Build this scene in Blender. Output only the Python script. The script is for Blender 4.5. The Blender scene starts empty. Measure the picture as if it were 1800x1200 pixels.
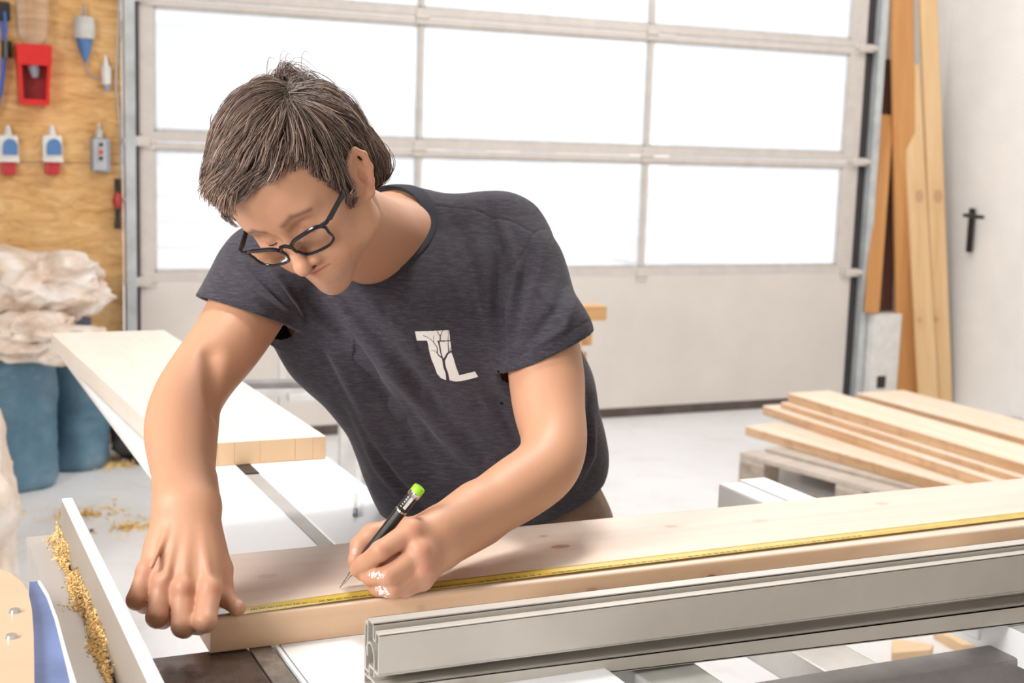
import bpy, bmesh, math, random
import numpy as np
from mathutils import Vector, Matrix
from mathutils.bvhtree import BVHTree
R_ = math.radians
rng = np.random.RandomState(7)
random.seed(7)
SC = bpy.context.scene
COL = SC.collection

# ---------------------------------------------------------------- camera
FPX = 2400.0
CAMLOC = np.array([0.0, 0.0, 1.43])
def cam_axes(yaw, pitch, roll):
    cy, sy, cp, sp, cr, sr = math.cos(yaw), math.sin(yaw), math.cos(pitch), math.sin(pitch), math.cos(roll), math.sin(roll)
    fwd = np.array([sy*cp, cy*cp, -sp]); right = np.array([cy, -sy, 0.0]); down = np.cross(fwd, right)
    return np.array([right*cr + down*sr, down*cr - right*sr, fwd])
CM = cam_axes(R_(24.7), R_(8.37), R_(-1.87))
def P(x, y, d):                      # pixel of the photograph + distance along the view axis -> world point
    return CAMLOC + (np.array([(x-900)/FPX, (y-600)/FPX, 1.0]) @ CM) * d
def atz(x, y, z):
    r = np.array([(x-900)/FPX, (y-600)/FPX, 1.0]) @ CM
    return CAMLOC + r*((z-CAMLOC[2])/r[2])
def aty(x, y, Y):
    r = np.array([(x-900)/FPX, (y-600)/FPX, 1.0]) @ CM
    return CAMLOC + r*(Y/r[1])
def proj(pts):
    q = (np.asarray(pts)-CAMLOC) @ CM.T
    return 900+FPX*q[..., 0]/q[..., 2], 600+FPX*q[..., 1]/q[..., 2], q[..., 2]
cam_d = bpy.data.cameras.new('camera'); cam = bpy.data.objects.new('camera', cam_d); COL.objects.link(cam)
m3 = Matrix([list(CM[0]), list(-CM[1]), list(-CM[2])]).transposed()
cam.matrix_world = Matrix.Translation(CAMLOC) @ m3.to_4x4()
cam_d.sensor_width = 36; cam_d.lens = FPX/1800*36; cam_d.clip_start = 0.05
cam_d.dof.use_dof = True; cam_d.dof.focus_distance = 1.62; cam_d.dof.aperture_fstop = 7.5
SC.camera = cam

# ---------------------------------------------------------------- light and exposure
SC.view_settings.view_transform = 'Standard'; SC.view_settings.look = 'None'
SC.view_settings.exposure = 0.33; SC.view_settings.gamma = 1.0; SC.view_settings.use_curve_mapping = False
W = bpy.data.worlds.new('world'); SC.world = W; W.use_nodes = True
bg = W.node_tree.nodes['Background']; bg.inputs[0].default_value = (0.975, 0.985, 1.0, 1); bg.inputs[1].default_value = 1.3
def area(name, loc, target, size, power, col=(1, 1, 1), sizey=None):
    d = bpy.data.lights.new(name, 'AREA'); d.energy = power; d.color = col
    d.shape = 'RECTANGLE'; d.size = size; d.size_y = sizey or size
    o = bpy.data.objects.new(name, d); COL.objects.link(o); o.location = loc
    o.rotation_euler = (Vector(target)-Vector(loc)).to_track_quat('-Z', 'Y').to_euler()
    return o
# roof skylight behind the worker, tall windows on the left wall, then three added fill lamps
area('roof_skylight', (0.95, 2.3, 3.8), (0.7, 1.7, 0.9), .5, 50, (1.0, 0.98, 0.95))
area('left_window_light', (-2.2, 1.0, 2.6), (0.6, 1.8, 1.0), 1.1, 84, (1.0, 0.985, 0.96), 1.1)
area('face_fill_light', (-1.7, -0.5, 1.35), (0.5, 1.7, 1.2), 1.0, 40, (1.0, 0.97, 0.93), 1.6)  # added front-left fill that brightens the face, no real door behind it
area('rear_fill_light', (1.4, -2.6, 2.6), (1.2, 3.0, 0.8), 2.6, 15, (1.0, 0.88, 0.75), 2.0)  # added warm fill from behind the camera, stands for no known window
area('hall_fill_light', (3.3, 4.2, 3.9), (3.3, 4.2, 0.0), 3.0, 84, (1.0, 0.98, 0.96), 3.2)  # added overhead fill that brightens the floor and right wall
sun_d = bpy.data.lights.new('sun', 'SUN'); sun_d.energy = 1.3; sun_d.angle = R_(1); sun_o = bpy.data.objects.new('sun', sun_d)
COL.objects.link(sun_o); sun_o.location = (0, 10, 8); sun_o.rotation_euler = Vector((0.35, 0.8, -0.9)).to_track_quat('-Z', 'Y').to_euler()

# ---------------------------------------------------------------- materials
class NT:
    def __init__(s, m): s.n = m.node_tree.nodes; s.l = m.node_tree.links
    def add(s, t, **k):
        o = s.n.new(t)
        for a, b in k.items(): setattr(o, a, b)
        return o
    def link(s, a, b): s.l.new(a, b)
    def math(s, op, a, b=None, c=None, clamp=False):
        o = s.add('ShaderNodeMath', operation=op); o.use_clamp = clamp
        for i, v in enumerate((a, b, c)):
            if v is None: continue
            if isinstance(v, (int, float)): o.inputs[i].default_value = v
            else: s.link(v, o.inputs[i])
        return o.outputs[0]
    def mix(s, f, a, b, mode='MIX'):
        o = s.add('ShaderNodeMixRGB', blend_type=mode)
        for i, v in zip((0, 1, 2), (f, a, b)):
            if isinstance(v, (int, float)): o.inputs[i].default_value = v
            elif isinstance(v, tuple): o.inputs[i].default_value = v if len(v) == 4 else (*v, 1)
            else: s.link(v, o.inputs[i])
        return o.outputs[0]
    def noise(s, vec, scale, detail=4, rough=.5, dist=0):
        o = s.add('ShaderNodeTexNoise'); s.link(vec, o.inputs['Vector']); o.inputs['Scale'].default_value = scale
        o.inputs['Detail'].default_value = detail; o.inputs['Roughness'].default_value = rough; o.inputs['Distortion'].default_value = dist
        return o.outputs['Fac']
    def coords(s, kind='Object', scale=(1, 1, 1), rot=(0, 0, 0)):
        c = s.add('ShaderNodeTexCoord'); m = s.add('ShaderNodeMapping'); s.link(c.outputs[kind], m.inputs[0])
        m.inputs['Scale'].default_value = scale; m.inputs['Rotation'].default_value = rot
        return m.outputs[0]
    def ramp(s, f, stops):
        o = s.add('ShaderNodeValToRGB'); s.link(f, o.inputs[0]); e = o.color_ramp.elements
        while len(e) < len(stops): e.new(0.5)
        for x, (p, c) in zip(e, stops): x.position = p; x.color = (*c, 1) if len(c) == 3 else c
        return o.outputs[0]
    def bump(s, h, strength, dist=0.002):
        o = s.add('ShaderNodeBump'); s.link(h, o.inputs['Height']); o.inputs['Strength'].default_value = strength; o.inputs['Distance'].default_value = dist
        s.link(o.outputs[0], s.n['Principled BSDF'].inputs['Normal'])
def newmat(name, rough=.5, metal=0.0, spec=.5):
    m = bpy.data.materials.new(name); m.use_nodes = True
    b = m.node_tree.nodes['Principled BSDF']; b.inputs['Roughness'].default_value = rough; b.inputs['Metallic'].default_value = metal
    b.inputs['Specular IOR Level'].default_value = spec
    return m, NT(m), b
def plain(name, col, rough=.5, metal=0.0, var=.06, nscale=14, bump=0.0, bscale=200, spec=.5):
    m, t, b = newmat(name, rough, metal, spec); v = t.coords()
    n = t.noise(v, nscale, 5, .6)
    dark = tuple(max(0, c*(1-var*2.2)) for c in col); lite = tuple(min(1, c*(1+var)) for c in col)
    t.link(t.ramp(n, [(.3, dark), (.7, lite)]), b.inputs['Base Color'])
    if bump: t.bump(t.noise(v, bscale, 3), bump)
    return m
def wood(name, light, dark, axis=0, scale=1.0, knots=(), rough=.6, contrast=1.0, blotch=0.0, bump=.08):
    """grain runs along axis; knots = (x, y, z, size, strength) in object coordinates"""
    m, t, b = newmat(name, rough)
    sc = [26*scale]*3; sc[axis] = 1.3*scale
    v = t.coords('Object', tuple(sc)); v0 = t.coords('Object')
    g = t.noise(v, 1.0, 5, .6, .6)
    sc2 = [160*scale]*3; sc2[axis] = 5*scale
    g2 = t.noise(t.coords('Object', tuple(sc2)), 1.0, 3, .5)
    f = t.math('ADD', t.math('MULTIPLY', g, .75), t.math('MULTIPLY', g2, .25))
    lo = .5-.16/contrast; hi = .5+.16/contrast
    c = t.ramp(f, [(max(0, lo), dark), (min(1, hi), light)])
    if blotch:
        n = t.noise(v0, 9, 4, .6, 1.0); f2 = t.ramp(n, [(.5, (0, 0, 0)), (.72, (1, 1, 1))])
        c = t.mix(t.math('MULTIPLY', f2, blotch), c, tuple(x*.72 for x in dark))
    for (x, y, z, s, st) in knots:
        mp = t.add('ShaderNodeMapping'); tc = t.add('ShaderNodeTexCoord'); t.link(tc.outputs['Object'], mp.inputs[0])
        mp.inputs['Location'].default_value = (-x, -y, -z)
        ks = [1.0]*3; ks[axis] = .62
        mp2 = t.add('ShaderNodeVectorMath', operation='MULTIPLY'); t.link(mp.outputs[0], mp2.inputs[0]); mp2.inputs[1].default_value = ks
        ln = t.add('ShaderNodeVectorMath', operation='LENGTH'); t.link(mp2.outputs[0], ln.inputs[0])
        d = t.math('DIVIDE', t.math('ADD', ln.outputs['Value'], t.math('MULTIPLY', t.math('SUBTRACT', g2, .5), s*.5)), s)
        core = t.ramp(d, [(.0, (1, 1, 1)), (.62, (.75,)*3), (.8, (1, 1, 1)), (1.0, (0, 0, 0))])
        halo = t.ramp(t.math('MULTIPLY', d, .36), [(.2, (1, 1, 1)), (1.0, (0, 0, 0))])
        c = t.mix(t.math('MULTIPLY', halo, .38*st), c, (.62, .33, .2))
        c = t.mix(t.math('MULTIPLY', core, .8*st), c, (.36, .15, .07))
    t.link(c, b.inputs['Base Color'])
    t.bump(f, bump, .001)
    return m
def glass(name, col=(1, 1, 1), rough=0.0, ior=1.45):
    m, t, b = newmat(name, rough); b.inputs['Base Color'].default_value = (*col, 1)
    b.inputs['Transmission Weight'].default_value = 1.0; b.inputs['IOR'].default_value = ior
    return m

M = {}
M['frame'] = plain('door_frame_paint', (.66, .61, .575), .45, 0, .04)
M['panel'] = plain('door_panel_paint', (.74, .69, .65), .5, 0, .03, 3)
M['galv'] = plain('galvanised_steel', (.60, .645, .67), .42, .3, .12, 8)
M['rubber'] = plain('dark_rubber', (.045, .04, .042), .7)
M['seal'] = plain('brown_rubber_seal', (.12, .09, .08), .75, 0, .15)
M['wall'] = plain('white_wall_paint', (.90, .885, .865), .85, 0, .02, 5, .05, 300)
M['hall'] = plain('dark_hall_lining', (.30, .25, .20), .85)  # unseen walls and ceiling toned dark to cut bounce light
M['black'] = plain('black_plastic', (.02, .02, .022), .35)
M['alu'] = plain('brushed_aluminium', (.66, .645, .62), .38, .35, .05, 20)
M['fencealu'] = plain('anodised_fence_aluminium', (.60, .565, .515), .36, .22, .035, 9)
M['greymetal'] = plain('dark_grey_steel', (.33, .315, .315), .45, .35, .12, 12)
M['white_top'] = plain('white_anodised_table', (.86, .88, .90), .32, 0, .015, 10)
M['slot'] = plain('dull_slot_aluminium', (.46, .44, .42), .5, .2, .06)
M['dust'] = plain('sawdust', (.95, .66, .30), .95, 0, .10, 200)
M['blue'] = plain('blue_guard_paint', (.15, .215, .43), .4, 0, .12, 12)
M['white'] = plain('white_plastic', (.82, .81, .79), .4)
M['beige'] = plain('beige_guard_plate', (.68, .49, .34), .35, 0, .08, 4)
M['red'] = plain('red_plastic', (.75, .02, .02), .3)
M['darkred'] = plain('dark_red_plastic', (.34, .01, .015), .4)
M['clear'] = glass('clear_plastic', (.97, .95, .94), .05, 1.25); M['clear'].node_tree.nodes['Principled BSDF'].inputs['Transmission Weight'].default_value = .9
M['sockblue'] = plain('blue_socket_flap', (.10, .24, .52), .4)
M['grey'] = plain('grey_plastic', (.32, .36, .43), .45)
M['lgrey'] = plain('light_grey_plastic', (.60, .60, .58), .5)
M['screw'] = plain('steel_screw', (.65, .64, .62), .3, .8)

# ---------------------------------------------------------------- object helpers
ORG = {}
def tag(o, label=None, cat=None, group=None, kind=None):
    if label: o['label'] = label
    if cat: o['category'] = cat
    if group: o['group'] = group
    if kind: o['kind'] = kind
    return o
def root(name, loc, label, cat, group=None):
    o = bpy.data.objects.new(name, None); COL.objects.link(o); o.location = loc; o.empty_display_size = .05
    ORG[o.name] = np.array(loc, float)
    return tag(o, label, cat, group)
def mk(name, V, F, mat, parent=None, smooth=False, org=None):
    V = np.asarray(V, float)
    if parent is not None: og = ORG[parent.name]
    elif org is not None: og = np.array(org, float)
    else: og = np.array([(V[:, 0].min()+V[:, 0].max())/2, (V[:, 1].min()+V[:, 1].max())/2, V[:, 2].min()])
    me = bpy.data.meshes.new(name); me.from_pydata((V-og).tolist(), [], [list(map(int, f)) for f in F]); me.update()
    if mat: me.materials.append(mat)
    if smooth: me.polygons.foreach_set('use_smooth', [True]*len(me.polygons))
    o = bpy.data.objects.new(name, me); COL.objects.link(o)
    if parent is not None: o.parent = parent
    else: o.location = og
    ORG[o.name] = og
    return o
class MB:
    def __init__(s): s.V = []; s.F = []
    def add(s, V, F):
        n = len(s.V); s.V += [tuple(map(float, v)) for v in V]; s.F += [tuple(i+n for i in f) for f in F]; return s
    def box(s, lo, hi, bev=0.0, rot=None, piv=None):
        bm = bmesh.new(); bmesh.ops.create_cube(bm, size=1)
        lo = Vector(lo); hi = Vector(hi); c = (lo+hi)/2; d = hi-lo
        for v in bm.verts: v.co = Vector((v.co.x*d.x, v.co.y*d.y, v.co.z*d.z))
        if bev: bmesh.ops.bevel(bm, geom=bm.edges[:], offset=min(bev, .45*min(abs(x) for x in d)), segments=2, affect='EDGES', profile=.6)
        bm.verts.ensure_lookup_table(); V = []
        pv = Vector(piv) if piv is not None else c
        for v in bm.verts:
            q = v.co+c
            if rot is not None: q = rot @ (q-pv)+pv
            V.append(q)
        s.add(V, [[v.index for v in f.verts] for f in bm.faces]); bm.free(); return s
    def prism(s, prof, axis, a, b, rot=None, piv=None):
        """prof: 2D outline (counter-clockwise), swept from a to b along axis 0/1/2"""
        n = len(prof); V = []
        for t in (a, b):
            for (u, w) in prof:
                q = [0, 0, 0]; o = [i for i in range(3) if i != axis]; q[axis] = t; q[o[0]] = u; q[o[1]] = w; V.append(Vector(q))
        if rot is not None: V = [rot @ (v-Vector(piv))+Vector(piv) for v in V]
        F = [tuple(range(n))[::-1], tuple(range(n, 2*n))]+[(i, (i+1) % n, n+(i+1) % n, n+i) for i in range(n)]
        s.add(V, F); return s
    def tube(s, pts, r, n=10, caps=True):
        pts = [np.array(p, float) for p in pts]; r = [r]*len(pts) if np.isscalar(r) else list(r)
        V = []; F = []; up = None
        for i, p in enumerate(pts):
            t = pts[min(i+1, len(pts)-1)]-pts[max(i-1, 0)]; t = t/(np.linalg.norm(t)+1e-9)
            if up is None:
                a = np.array([0, 0, 1.0]) if abs(t[2]) < .9 else np.array([1.0, 0, 0])
                up = np.cross(t, a)
            up = up-t*(up@t); up /= np.linalg.norm(up)+1e-9; w = np.cross(t, up)
            for k in range(n):
                an = 2*math.pi*k/n; V.append(p+r[i]*(math.cos(an)*up+math.sin(an)*w))
        for i in range(len(pts)-1):
            for k in range(n): F.append((i*n+k, i*n+(k+1) % n, (i+1)*n+(k+1) % n, (i+1)*n+k))
        if caps: F.append(tuple(range(n))[::-1]); F.append(tuple(range((len(pts)-1)*n, len(pts)*n)))
        s.add(V, F); return s
    def build(s, name, mat, parent=None, smooth=False, org=None):
        o = mk(name, s.V, s.F, mat, parent, False, org)
        bm = bmesh.new(); bm.from_mesh(o.data); bmesh.ops.recalc_face_normals(bm, faces=bm.faces[:]); bm.to_mesh(o.data); bm.free()
        if smooth:
            o.data.polygons.foreach_set('use_smooth', [True]*len(o.data.polygons))
            try: o.data.set_sharp_from_angle(angle=R_(40))
            except Exception: pass
        return o
def box(name, lo, hi, mat, parent=None, bev=.002, rot=None, piv=None): return MB().box(lo, hi, bev, rot, piv).build(name, mat, parent)
# ================================================================ SETTING
YD = 6.2
M['floor'] = None
m, t, b = newmat('polished_concrete', .42)
v = t.coords(); n1 = t.noise(v, .9, 6, .6); n2 = t.noise(v, 5.5, 6, .65, .4); n3 = t.noise(v, 60, 3)
c = t.ramp(n1, [(.3, (.72, .725, .735)), (.7, (.84, .85, .865))])
c = t.mix(t.math('MULTIPLY', t.ramp(n2, [(.52, (0, 0, 0)), (.72, (1, 1, 1))]), .35), c, (.60, .52, .45))
# dusty strips of spilled shavings near the saw
dm = t.noise(t.coords('Object', (3.0, 9.0, 1)), 1.0, 6, .7, .5)
c = t.mix(t.math('MULTIPLY', t.ramp(dm, [(.62, (0, 0, 0)), (.74, (1, 1, 1))]), .5), c, (.62, .43, .28))
t.link(c, b.inputs['Base Color']); t.bump(n3, .05); M['floor'] = m
MB().box((-3.2, -3.4, -.08), (5.62, 6.45, 0)).build('floor', M['floor']); tag(bpy.data.objects['floor'], kind='structure')
m, t, b = newmat('plywood_sheet', .6)
v = t.coords('Object', (2.0, 1, 9)); g = t.noise(v, 1.6, 7, .65, 2.2); v2 = t.coords('Object', (5, 1, 14)); g2 = t.noise(v2, 1.4, 6, .7, 1.2)
c = t.ramp(g, [(.30, (.50, .245, .075)), (.43, (.72, .41, .155)), (.56, (.80, .50, .215)), (.74, (.90, .64, .34))])
c = t.mix(t.math('MULTIPLY', t.ramp(g2, [(.50, (0, 0, 0)), (.66, (1, 1, 1))]), .6), c, (.50, .245, .085))
t.link(c, b.inputs['Base Color']); M['ply'] = m
def struct(o): return tag(o, kind='structure')
# door wall: plywood on the left of the gate, white to the right and above
wl = struct(MB().box((-3.2, 6.24, 0), (.95, 6.44, 4.0)).build('wall_back', M['wall']))
for (x0, x1, z0, z1) in ((-2.2, .948, 0.03, 1.27), (-2.2, .948, 1.274, 2.6)):
    o = MB().box((x0, 6.222, z0), (x1, 6.24, z1), .002).build('plywood_panel', M['ply'], wl)
struct(MB().box((5.06, 6.30, 0), (5.62, 6.44, 4.0)).build('wall_corner', M['wall']))
struct(MB().box((.95, 6.24, 2.68), (5.06, 6.44, 4.0)).build('wall_above', M['wall']))
struct(MB().box((5.62, -3.4, 0), (5.77, 6.44, 4.0)).build('wall_right', M['wall']))
struct(MB().box((-3.35, -3.4, 0), (-3.2, 6.44, 4.0)).build('wall_left', M['hall']))
struct(MB().box((-3.35, -3.55, 0), (5.77, -3.4, 4.0)).build('wall_front', M['hall']))
struct(MB().box((-3.35, -3.55, 4.0), (5.77, 6.44, 4.1)).build('ceiling', M['hall']))
# white steel door leaf in the right wall
dr = struct(MB().box((5.602, 3.62, .02), (5.62, 4.98+.6, 2.12), .003).build('door_1', M['wall']))
h = MB().box((5.588, 0, 0), (5.602, .035, .2)); 
q = [5.0]
hx = 5.60
r_ = np.array([(1708-900)/FPX, (400-600)/FPX, 1.0]) @ CM; hp = CAMLOC + r_*((hx-CAMLOC[0])/r_[0])
hd = MB().box((hx-.012, hp[1]-.022, hp[2]-.14), (hx, hp[1]+.022, hp[2]+.11), .006)
hd.tube([(hx-.01, hp[1], hp[2]+.07), (hx-.06, hp[1], hp[2]+.07), (hx-.065, hp[1]-.03, hp[2]+.07), (hx-.065, hp[1]-.15, hp[2]+.068)], .011, 8)
hd.build('door_handle', M['black'], dr, True)

# ---------------------------------------------------------------- sectional gate
M['pane'] = None
m = bpy.data.materials.new('gate_pane'); m.use_nodes = True; t = NT(m)
for n in list(t.n): t.n.remove(n)
out = t.add('ShaderNodeOutputMaterial'); tr = t.add('ShaderNodeBsdfTransparent'); tl = t.add('ShaderNodeBsdfTranslucent'); gl = t.add('ShaderNodeBsdfGlossy')
tr.inputs[0].default_value = (.97, .98, 1, 1); tl.inputs[0].default_value = (.97, .975, 1, 1); gl.inputs['Roughness'].default_value = .05
m1 = t.add('ShaderNodeMixShader'); m2 = t.add('ShaderNodeMixShader'); m1.inputs[0].default_value = .45; m2.inputs[0].default_value = .05
t.link(tr.outputs[0], m1.inputs[1]); t.link(tl.outputs[0], m1.inputs[2]); t.link(m1.outputs[0], m2.inputs[1]); t.link(gl.outputs[0], m2.inputs[2]); t.link(m2.outputs[0], out.inputs[0])
M['pane'] = m
gate = root('sectional_gate', (2.97, YD, 0), 'wide glazed sectional workshop gate with light frames and solid bottom panel', 'gate')
tag(gate, kind='structure'); 
X0, X1 = 1.016, 4.945
px = [(1.094, 2.312), (2.347, 3.565), (3.603, 4.83)]
# bottom solid section
MB().box((X0, YD, .05), (X1, YD+.04, .752), .004).build('bottom_panel', M['panel'], gate)
MB().box((X0, YD+.002, .0), (X1, YD+.036, .05), .004).build('bottom_seal', M['seal'], gate)
secs = [(.757, 1.372), (1.377, 1.992), (1.997, 2.612)]
pz = [(.808, 1.329), (1.432, 1.946), (2.047, 2.56)]
for (z0, z1), (p0, p1) in zip(secs, pz):
    fr = MB()
    fr.box((X0, YD, z0), (X1, YD+.04, p0-.014), .004); fr.box((X0, YD, p1+.014), (X1, YD+.04, z1), .004)
    xs = [X0]+[v for a in px for v in a]+[X1]
    for i in range(0, 8, 2):
        a = xs[i]+(.012 if i else 0); bb = xs[i+1]-(.012 if i < 6 else 0)
        fr.box((a-.001, YD+.001, p0-.02), (bb+.001, YD+.039, p1+.02), .003)
    fo = fr.build('section_frame', M['frame'], gate)
    for (a, bb) in px:
        gk = MB()   # thin gasket bead around each pane
        gk.box((a-.014, YD+.006, p0-.014), (a, YD+.03, p1+.014), .003); gk.box((bb, YD+.006, p0-.014), (bb+.014, YD+.03, p1+.014), .003)
        gk.box((a-.014, YD+.006, p0-.014), (bb+.014, YD+.03, p0), .003); gk.box((a-.014, YD+.006, p1), (bb+.014, YD+.03, p1+.014), .003)
        gk.build('glazing_bead', M['lgrey'], gate)
        MB().box((a-.002, YD+.016, p0-.002), (bb+.002, YD+.022, p1+.002)).build('window_pane', M['pane'], gate)
for z in (.755, 1.374, 1.994):
    for x in (1.06, 2.33, 3.585, 4.9):
        MB().box((x-.03, YD-.006, z-.035), (x+.03, YD+.001, z+.035), .003).box((x-.035, YD-.012, z-.008), (x+.035, YD, z+.008), .004).build('hinge', M['frame'], gate)
    for x, sgn in ((4.95, 1), (1.0, -1)):
        MB().box((min(x-sgn*.06, x+sgn*.03), YD-.03, z-.022), (max(x-sgn*.06, x+sgn*.03), YD+.002, z+.022), .006).tube([(x, YD-.02, z), (x+sgn*.055, YD-.02, z)], .016, 10).build('roller', M['frame'], gate, True)
# running tracks, with a dark strip filling the gap beside the leaf
for nm, xa, xb in (('track', .952, .996), ('track', 5.0, 5.045)):
    tb = MB().box((xa, YD-.045, 0), (xb, YD+.03, 2.68), .003); tb.build('running_track', M['galv'], gate)
MB().box((.998, YD-.022, 0), (1.0145, YD+.06, 2.68)).build('gap_strip', M['rubber'], gate)
MB().box((4.947, YD+.005, 0), (5.0, YD+.06, 2.68)).build('gap_strip', M['rubber'], gate)
cb = [(.935, YD+.005, 2.6), (.938, YD+.005, 2.1), (.934, YD+.005, 1.85), (.922, YD+.008, 1.62), (.936, YD+.005, 1.45), (.938, YD+.005, 1.2)]
tag(MB().tube(cb, .0035, 8).build('cable', M['galv'], None, True), 'thin grey cable running down beside the left gate track', 'cable')

# ---------------------------------------------------------------- outside, washed out by daylight
M['yard'] = plain('pale_yard_gravel', (.78, .78, .78), .9)
struct(MB().box((-14, 6.45, -.12), (24, 40, -.02)).build('yard_ground', M['yard']))
def outb(name, lo, hi, col, label, roof=None):
    mm = plain(name+'_render', col, .9, 0, .03)
    r = root(name, ((lo[0]+hi[0])/2, (lo[1]+hi[1])/2, lo[2]), label, 'building')
    MB().box(lo, hi).build('wall', mm, r)
    wm = M['grey2']
    n = int((hi[0]-lo[0])/1.6)
    for i in range(n):
        for zz in np.arange(lo[2]+.9, hi[2]-1.2, 2.4):
            x = lo[0]+.6+i*1.6
            MB().box((x, lo[1]-.05, zz), (x+.8, lo[1]+.01, zz+1.1)).build('window', wm, r)
    if roof: MB().prism([(lo[1]-.3, hi[2]), (hi[1]+.3, hi[2]), ((lo[1]+hi[1])/2, hi[2]+1.4)], 0, lo[0]-.2, hi[0]+.2).build('roof', plain(name+'_roof', roof, .9), r)
    return r
M['grey2'] = plain('far_window', (.50, .53, .58), .4)
outb('yard_building', (3.0, 24, -.02), (6.2, 30, 3.2), (.55, .58, .62), 'pale grey yard building outside the left and middle gate panes', (.62, .64, .68))
outb('yard_building', (9.8, 26, -.02), (14.6, 31, 2.2), (.72, .70, .68), 'low pale building outside the middle gate panes')
outb('yard_building', (16.2, 21, -.02), (22.5, 27, 5.5), (.60, .63, .68), 'tall bluish building outside the right gate panes')
# parked timber stacks and a trailer in the yard
for i, (x, y, w, hgt, col) in enumerate(((2.6, 13.5, 1.6, 1.0, (.80, .60, .52)), (6.2, 15, 2.4, .8, (.78, .62, .52)), (8.8, 14, 1.3, 1.05, (.74, .62, .56)))):
    mm = plain('yard_stack_wood', col, .9, 0, .12, 6)
    rr = root('timber_stack', (x, y, -.02), ['pale timber stack outside the left gate pane', 'long pale timber stack outside the middle gate pane', 'timber stack outside, near the mullion of the right pane'][i], 'timber stack')
    for k in range(4):
        z = -.02+.06+k*hgt/4
        MB().box((x-w/2+.03*(k % 2), y, z), (x+w/2, y+1.2, z+hgt/4-.012), .01).build('timber_layer', mm, rr)
        MB().box((x-w/2+.2, y-.02, z-.06), (x-w/2+.3, y+1.2, z)).build('batten', mm, rr); MB().box((x+w/2-.3, y-.02, z-.06), (x+w/2-.2, y+1.2, z)).build('batten', mm, rr)

# ================================================================ BACKGROUND THINGS
# leaning boards in the right corner: (bottom px, top px, width, thickness, lean)
def lean_board(name, base, top, w, th, mat, label, wdir=(1, 0, 0), group=None):
    base = np.array(base, float); top = np.array(top, float); ax = top-base; L = np.linalg.norm(ax); ax /= L
    wd = np.array(wdir, float); wd -= ax*(wd@ax); wd /= np.linalg.norm(wd); nn = np.cross(ax, wd)
    bm = bmesh.new(); bmesh.ops.create_cube(bm, size=1)
    for v in bm.verts: v.co = Vector((v.co.x*w, v.co.y*th, (v.co.z+.5)*L))
    bmesh.ops.bevel(bm, geom=bm.edges[:], offset=.004, segments=1, affect='EDGES')
    me = bpy.data.meshes.new(name); bm.to_mesh(me); bm.free(); me.materials.append(mat)
    o = bpy.data.objects.new(name, me); COL.objects.link(o)
    mt = Matrix([[wd[0], nn[0], ax[0], base[0]], [wd[1], nn[1], ax[1], base[1]], [wd[2], nn[2], ax[2], base[2]], [0, 0, 0, 1]]); o.matrix_world = mt
    ORG[o.name] = base
    return tag(o, label, 'board', group)
W1 = wood('orange_larch', (.70, .36, .13), (.52, .23, .07), 2, 1, (), .6, .8)
W2 = wood('pale_spruce', (.86, .62, .36), (.72, .46, .22), 2, 1, ((.01, 0, 1.2, .03, .6), (-.03, 0, .5, .02, .6)), .6, .9)
W3 = wood('dark_stained_board', (.13, .05, .035), (.07, .03, .02), 2)
g = 'boards leaning in the corner beside the gate'
lean_board('leaning_board', (5.33, 6.10, 0), (5.115, 6.235, 3.0), .135, .03, W1, 'tall orange-brown board leaning in the corner beside the gate', (1, -.15, 0), g)
lean_board('leaning_board', (5.40, 6.00, 0), (5.25, 6.2, 1.92), .115, .03, W2, 'shorter pale board leaning in front of the orange board', (1, -.25, 0), g)
lean_board('leaning_board', (5.53, 6.02, 0), (5.275, 6.22, 2.9), .10, .028, W2, 'tall pale board leaning nearest the white right wall', (1, -.35, 0), g)
lean_board('leaning_board', (5.045, 6.12, .53), (5.13, 6.22, 1.64), .09, .025, W1, 'short orange board leaning over the gate track', (1, -.1, 0), g)
lean_board('leaning_board', (5.17, 6.20, .53), (5.16, 6.27, 1.95), .17, .02, W3, 'dark brown board standing behind the orange boards', (1, 0, 0), g)
bx = root('white_cabinet', (5.15, 6.17, 0), 'low white box standing under the leaning boards by the gate track', 'cabinet')
MB().box((5.055, 6.1, 0), (5.25, 6.26, .525), .006).build('body', M['white'], bx)
MB().box((5.10, 6.094, .10), (5.16, 6.102, .17), .004).build('socket', M['black'], bx)

# pallet with timber
PW = plain('weathered_pallet_wood', (.50, .42, .35), .85, 0, .2, 14)
PW2 = wood('pallet_plank', (.66, .58, .50), (.50, .42, .36), 0, 1)
pal = root('wooden_pallet', (3.9, 4.75, 0), 'weathered wooden pallet on the floor under the timber pile', 'pallet')
ang = R_(-38); Rz = Matrix.Rotation(ang, 3, 'Z'); pc = Vector((0, 0, 0))
PA = atz(1297, 852, 0); pu = atz(1500, 851, .144)-atz(1298, 796, .144); pu[2] = 0; pu /= np.linalg.norm(pu); pv_ = np.array([-pu[1], pu[0], 0]); pv_ = pv_ if pv_[1] > 0 or pv_[0] > 0 else -pv_
def pbox(nm, lo, hi, mat): return MB().box(lo, hi, .004).build(nm, mat, pal)
def plb(nm, a, b_, mat, bev=.004):   # local pallet frame: u along the boards' cross direction
    mb = MB().box(a, b_, bev); mb.V = [tuple(PA+pu*v[0]-pv_*(v[1]+.02)+np.array([0, 0, v[2]])) for v in mb.V]; return mb.build(nm, mat, pal)
for i, u in enumerate((0, .52, 1.05)):
    for j, v_ in enumerate((-.02, -.42, -.80)):
        plb('pallet_block', (u, v_-.10, .022), (u+.14, v_, .10), PW)
for v_ in (-.02, -.42, -.80): plb('bottom_board', (0, v_-.10, 0), (1.19, v_, .022), PW2)
for u in (0, .52, 1.05): plb('stringer_board', (u, -.9, .10), (u+.14, -.02, .122), PW2)
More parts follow.
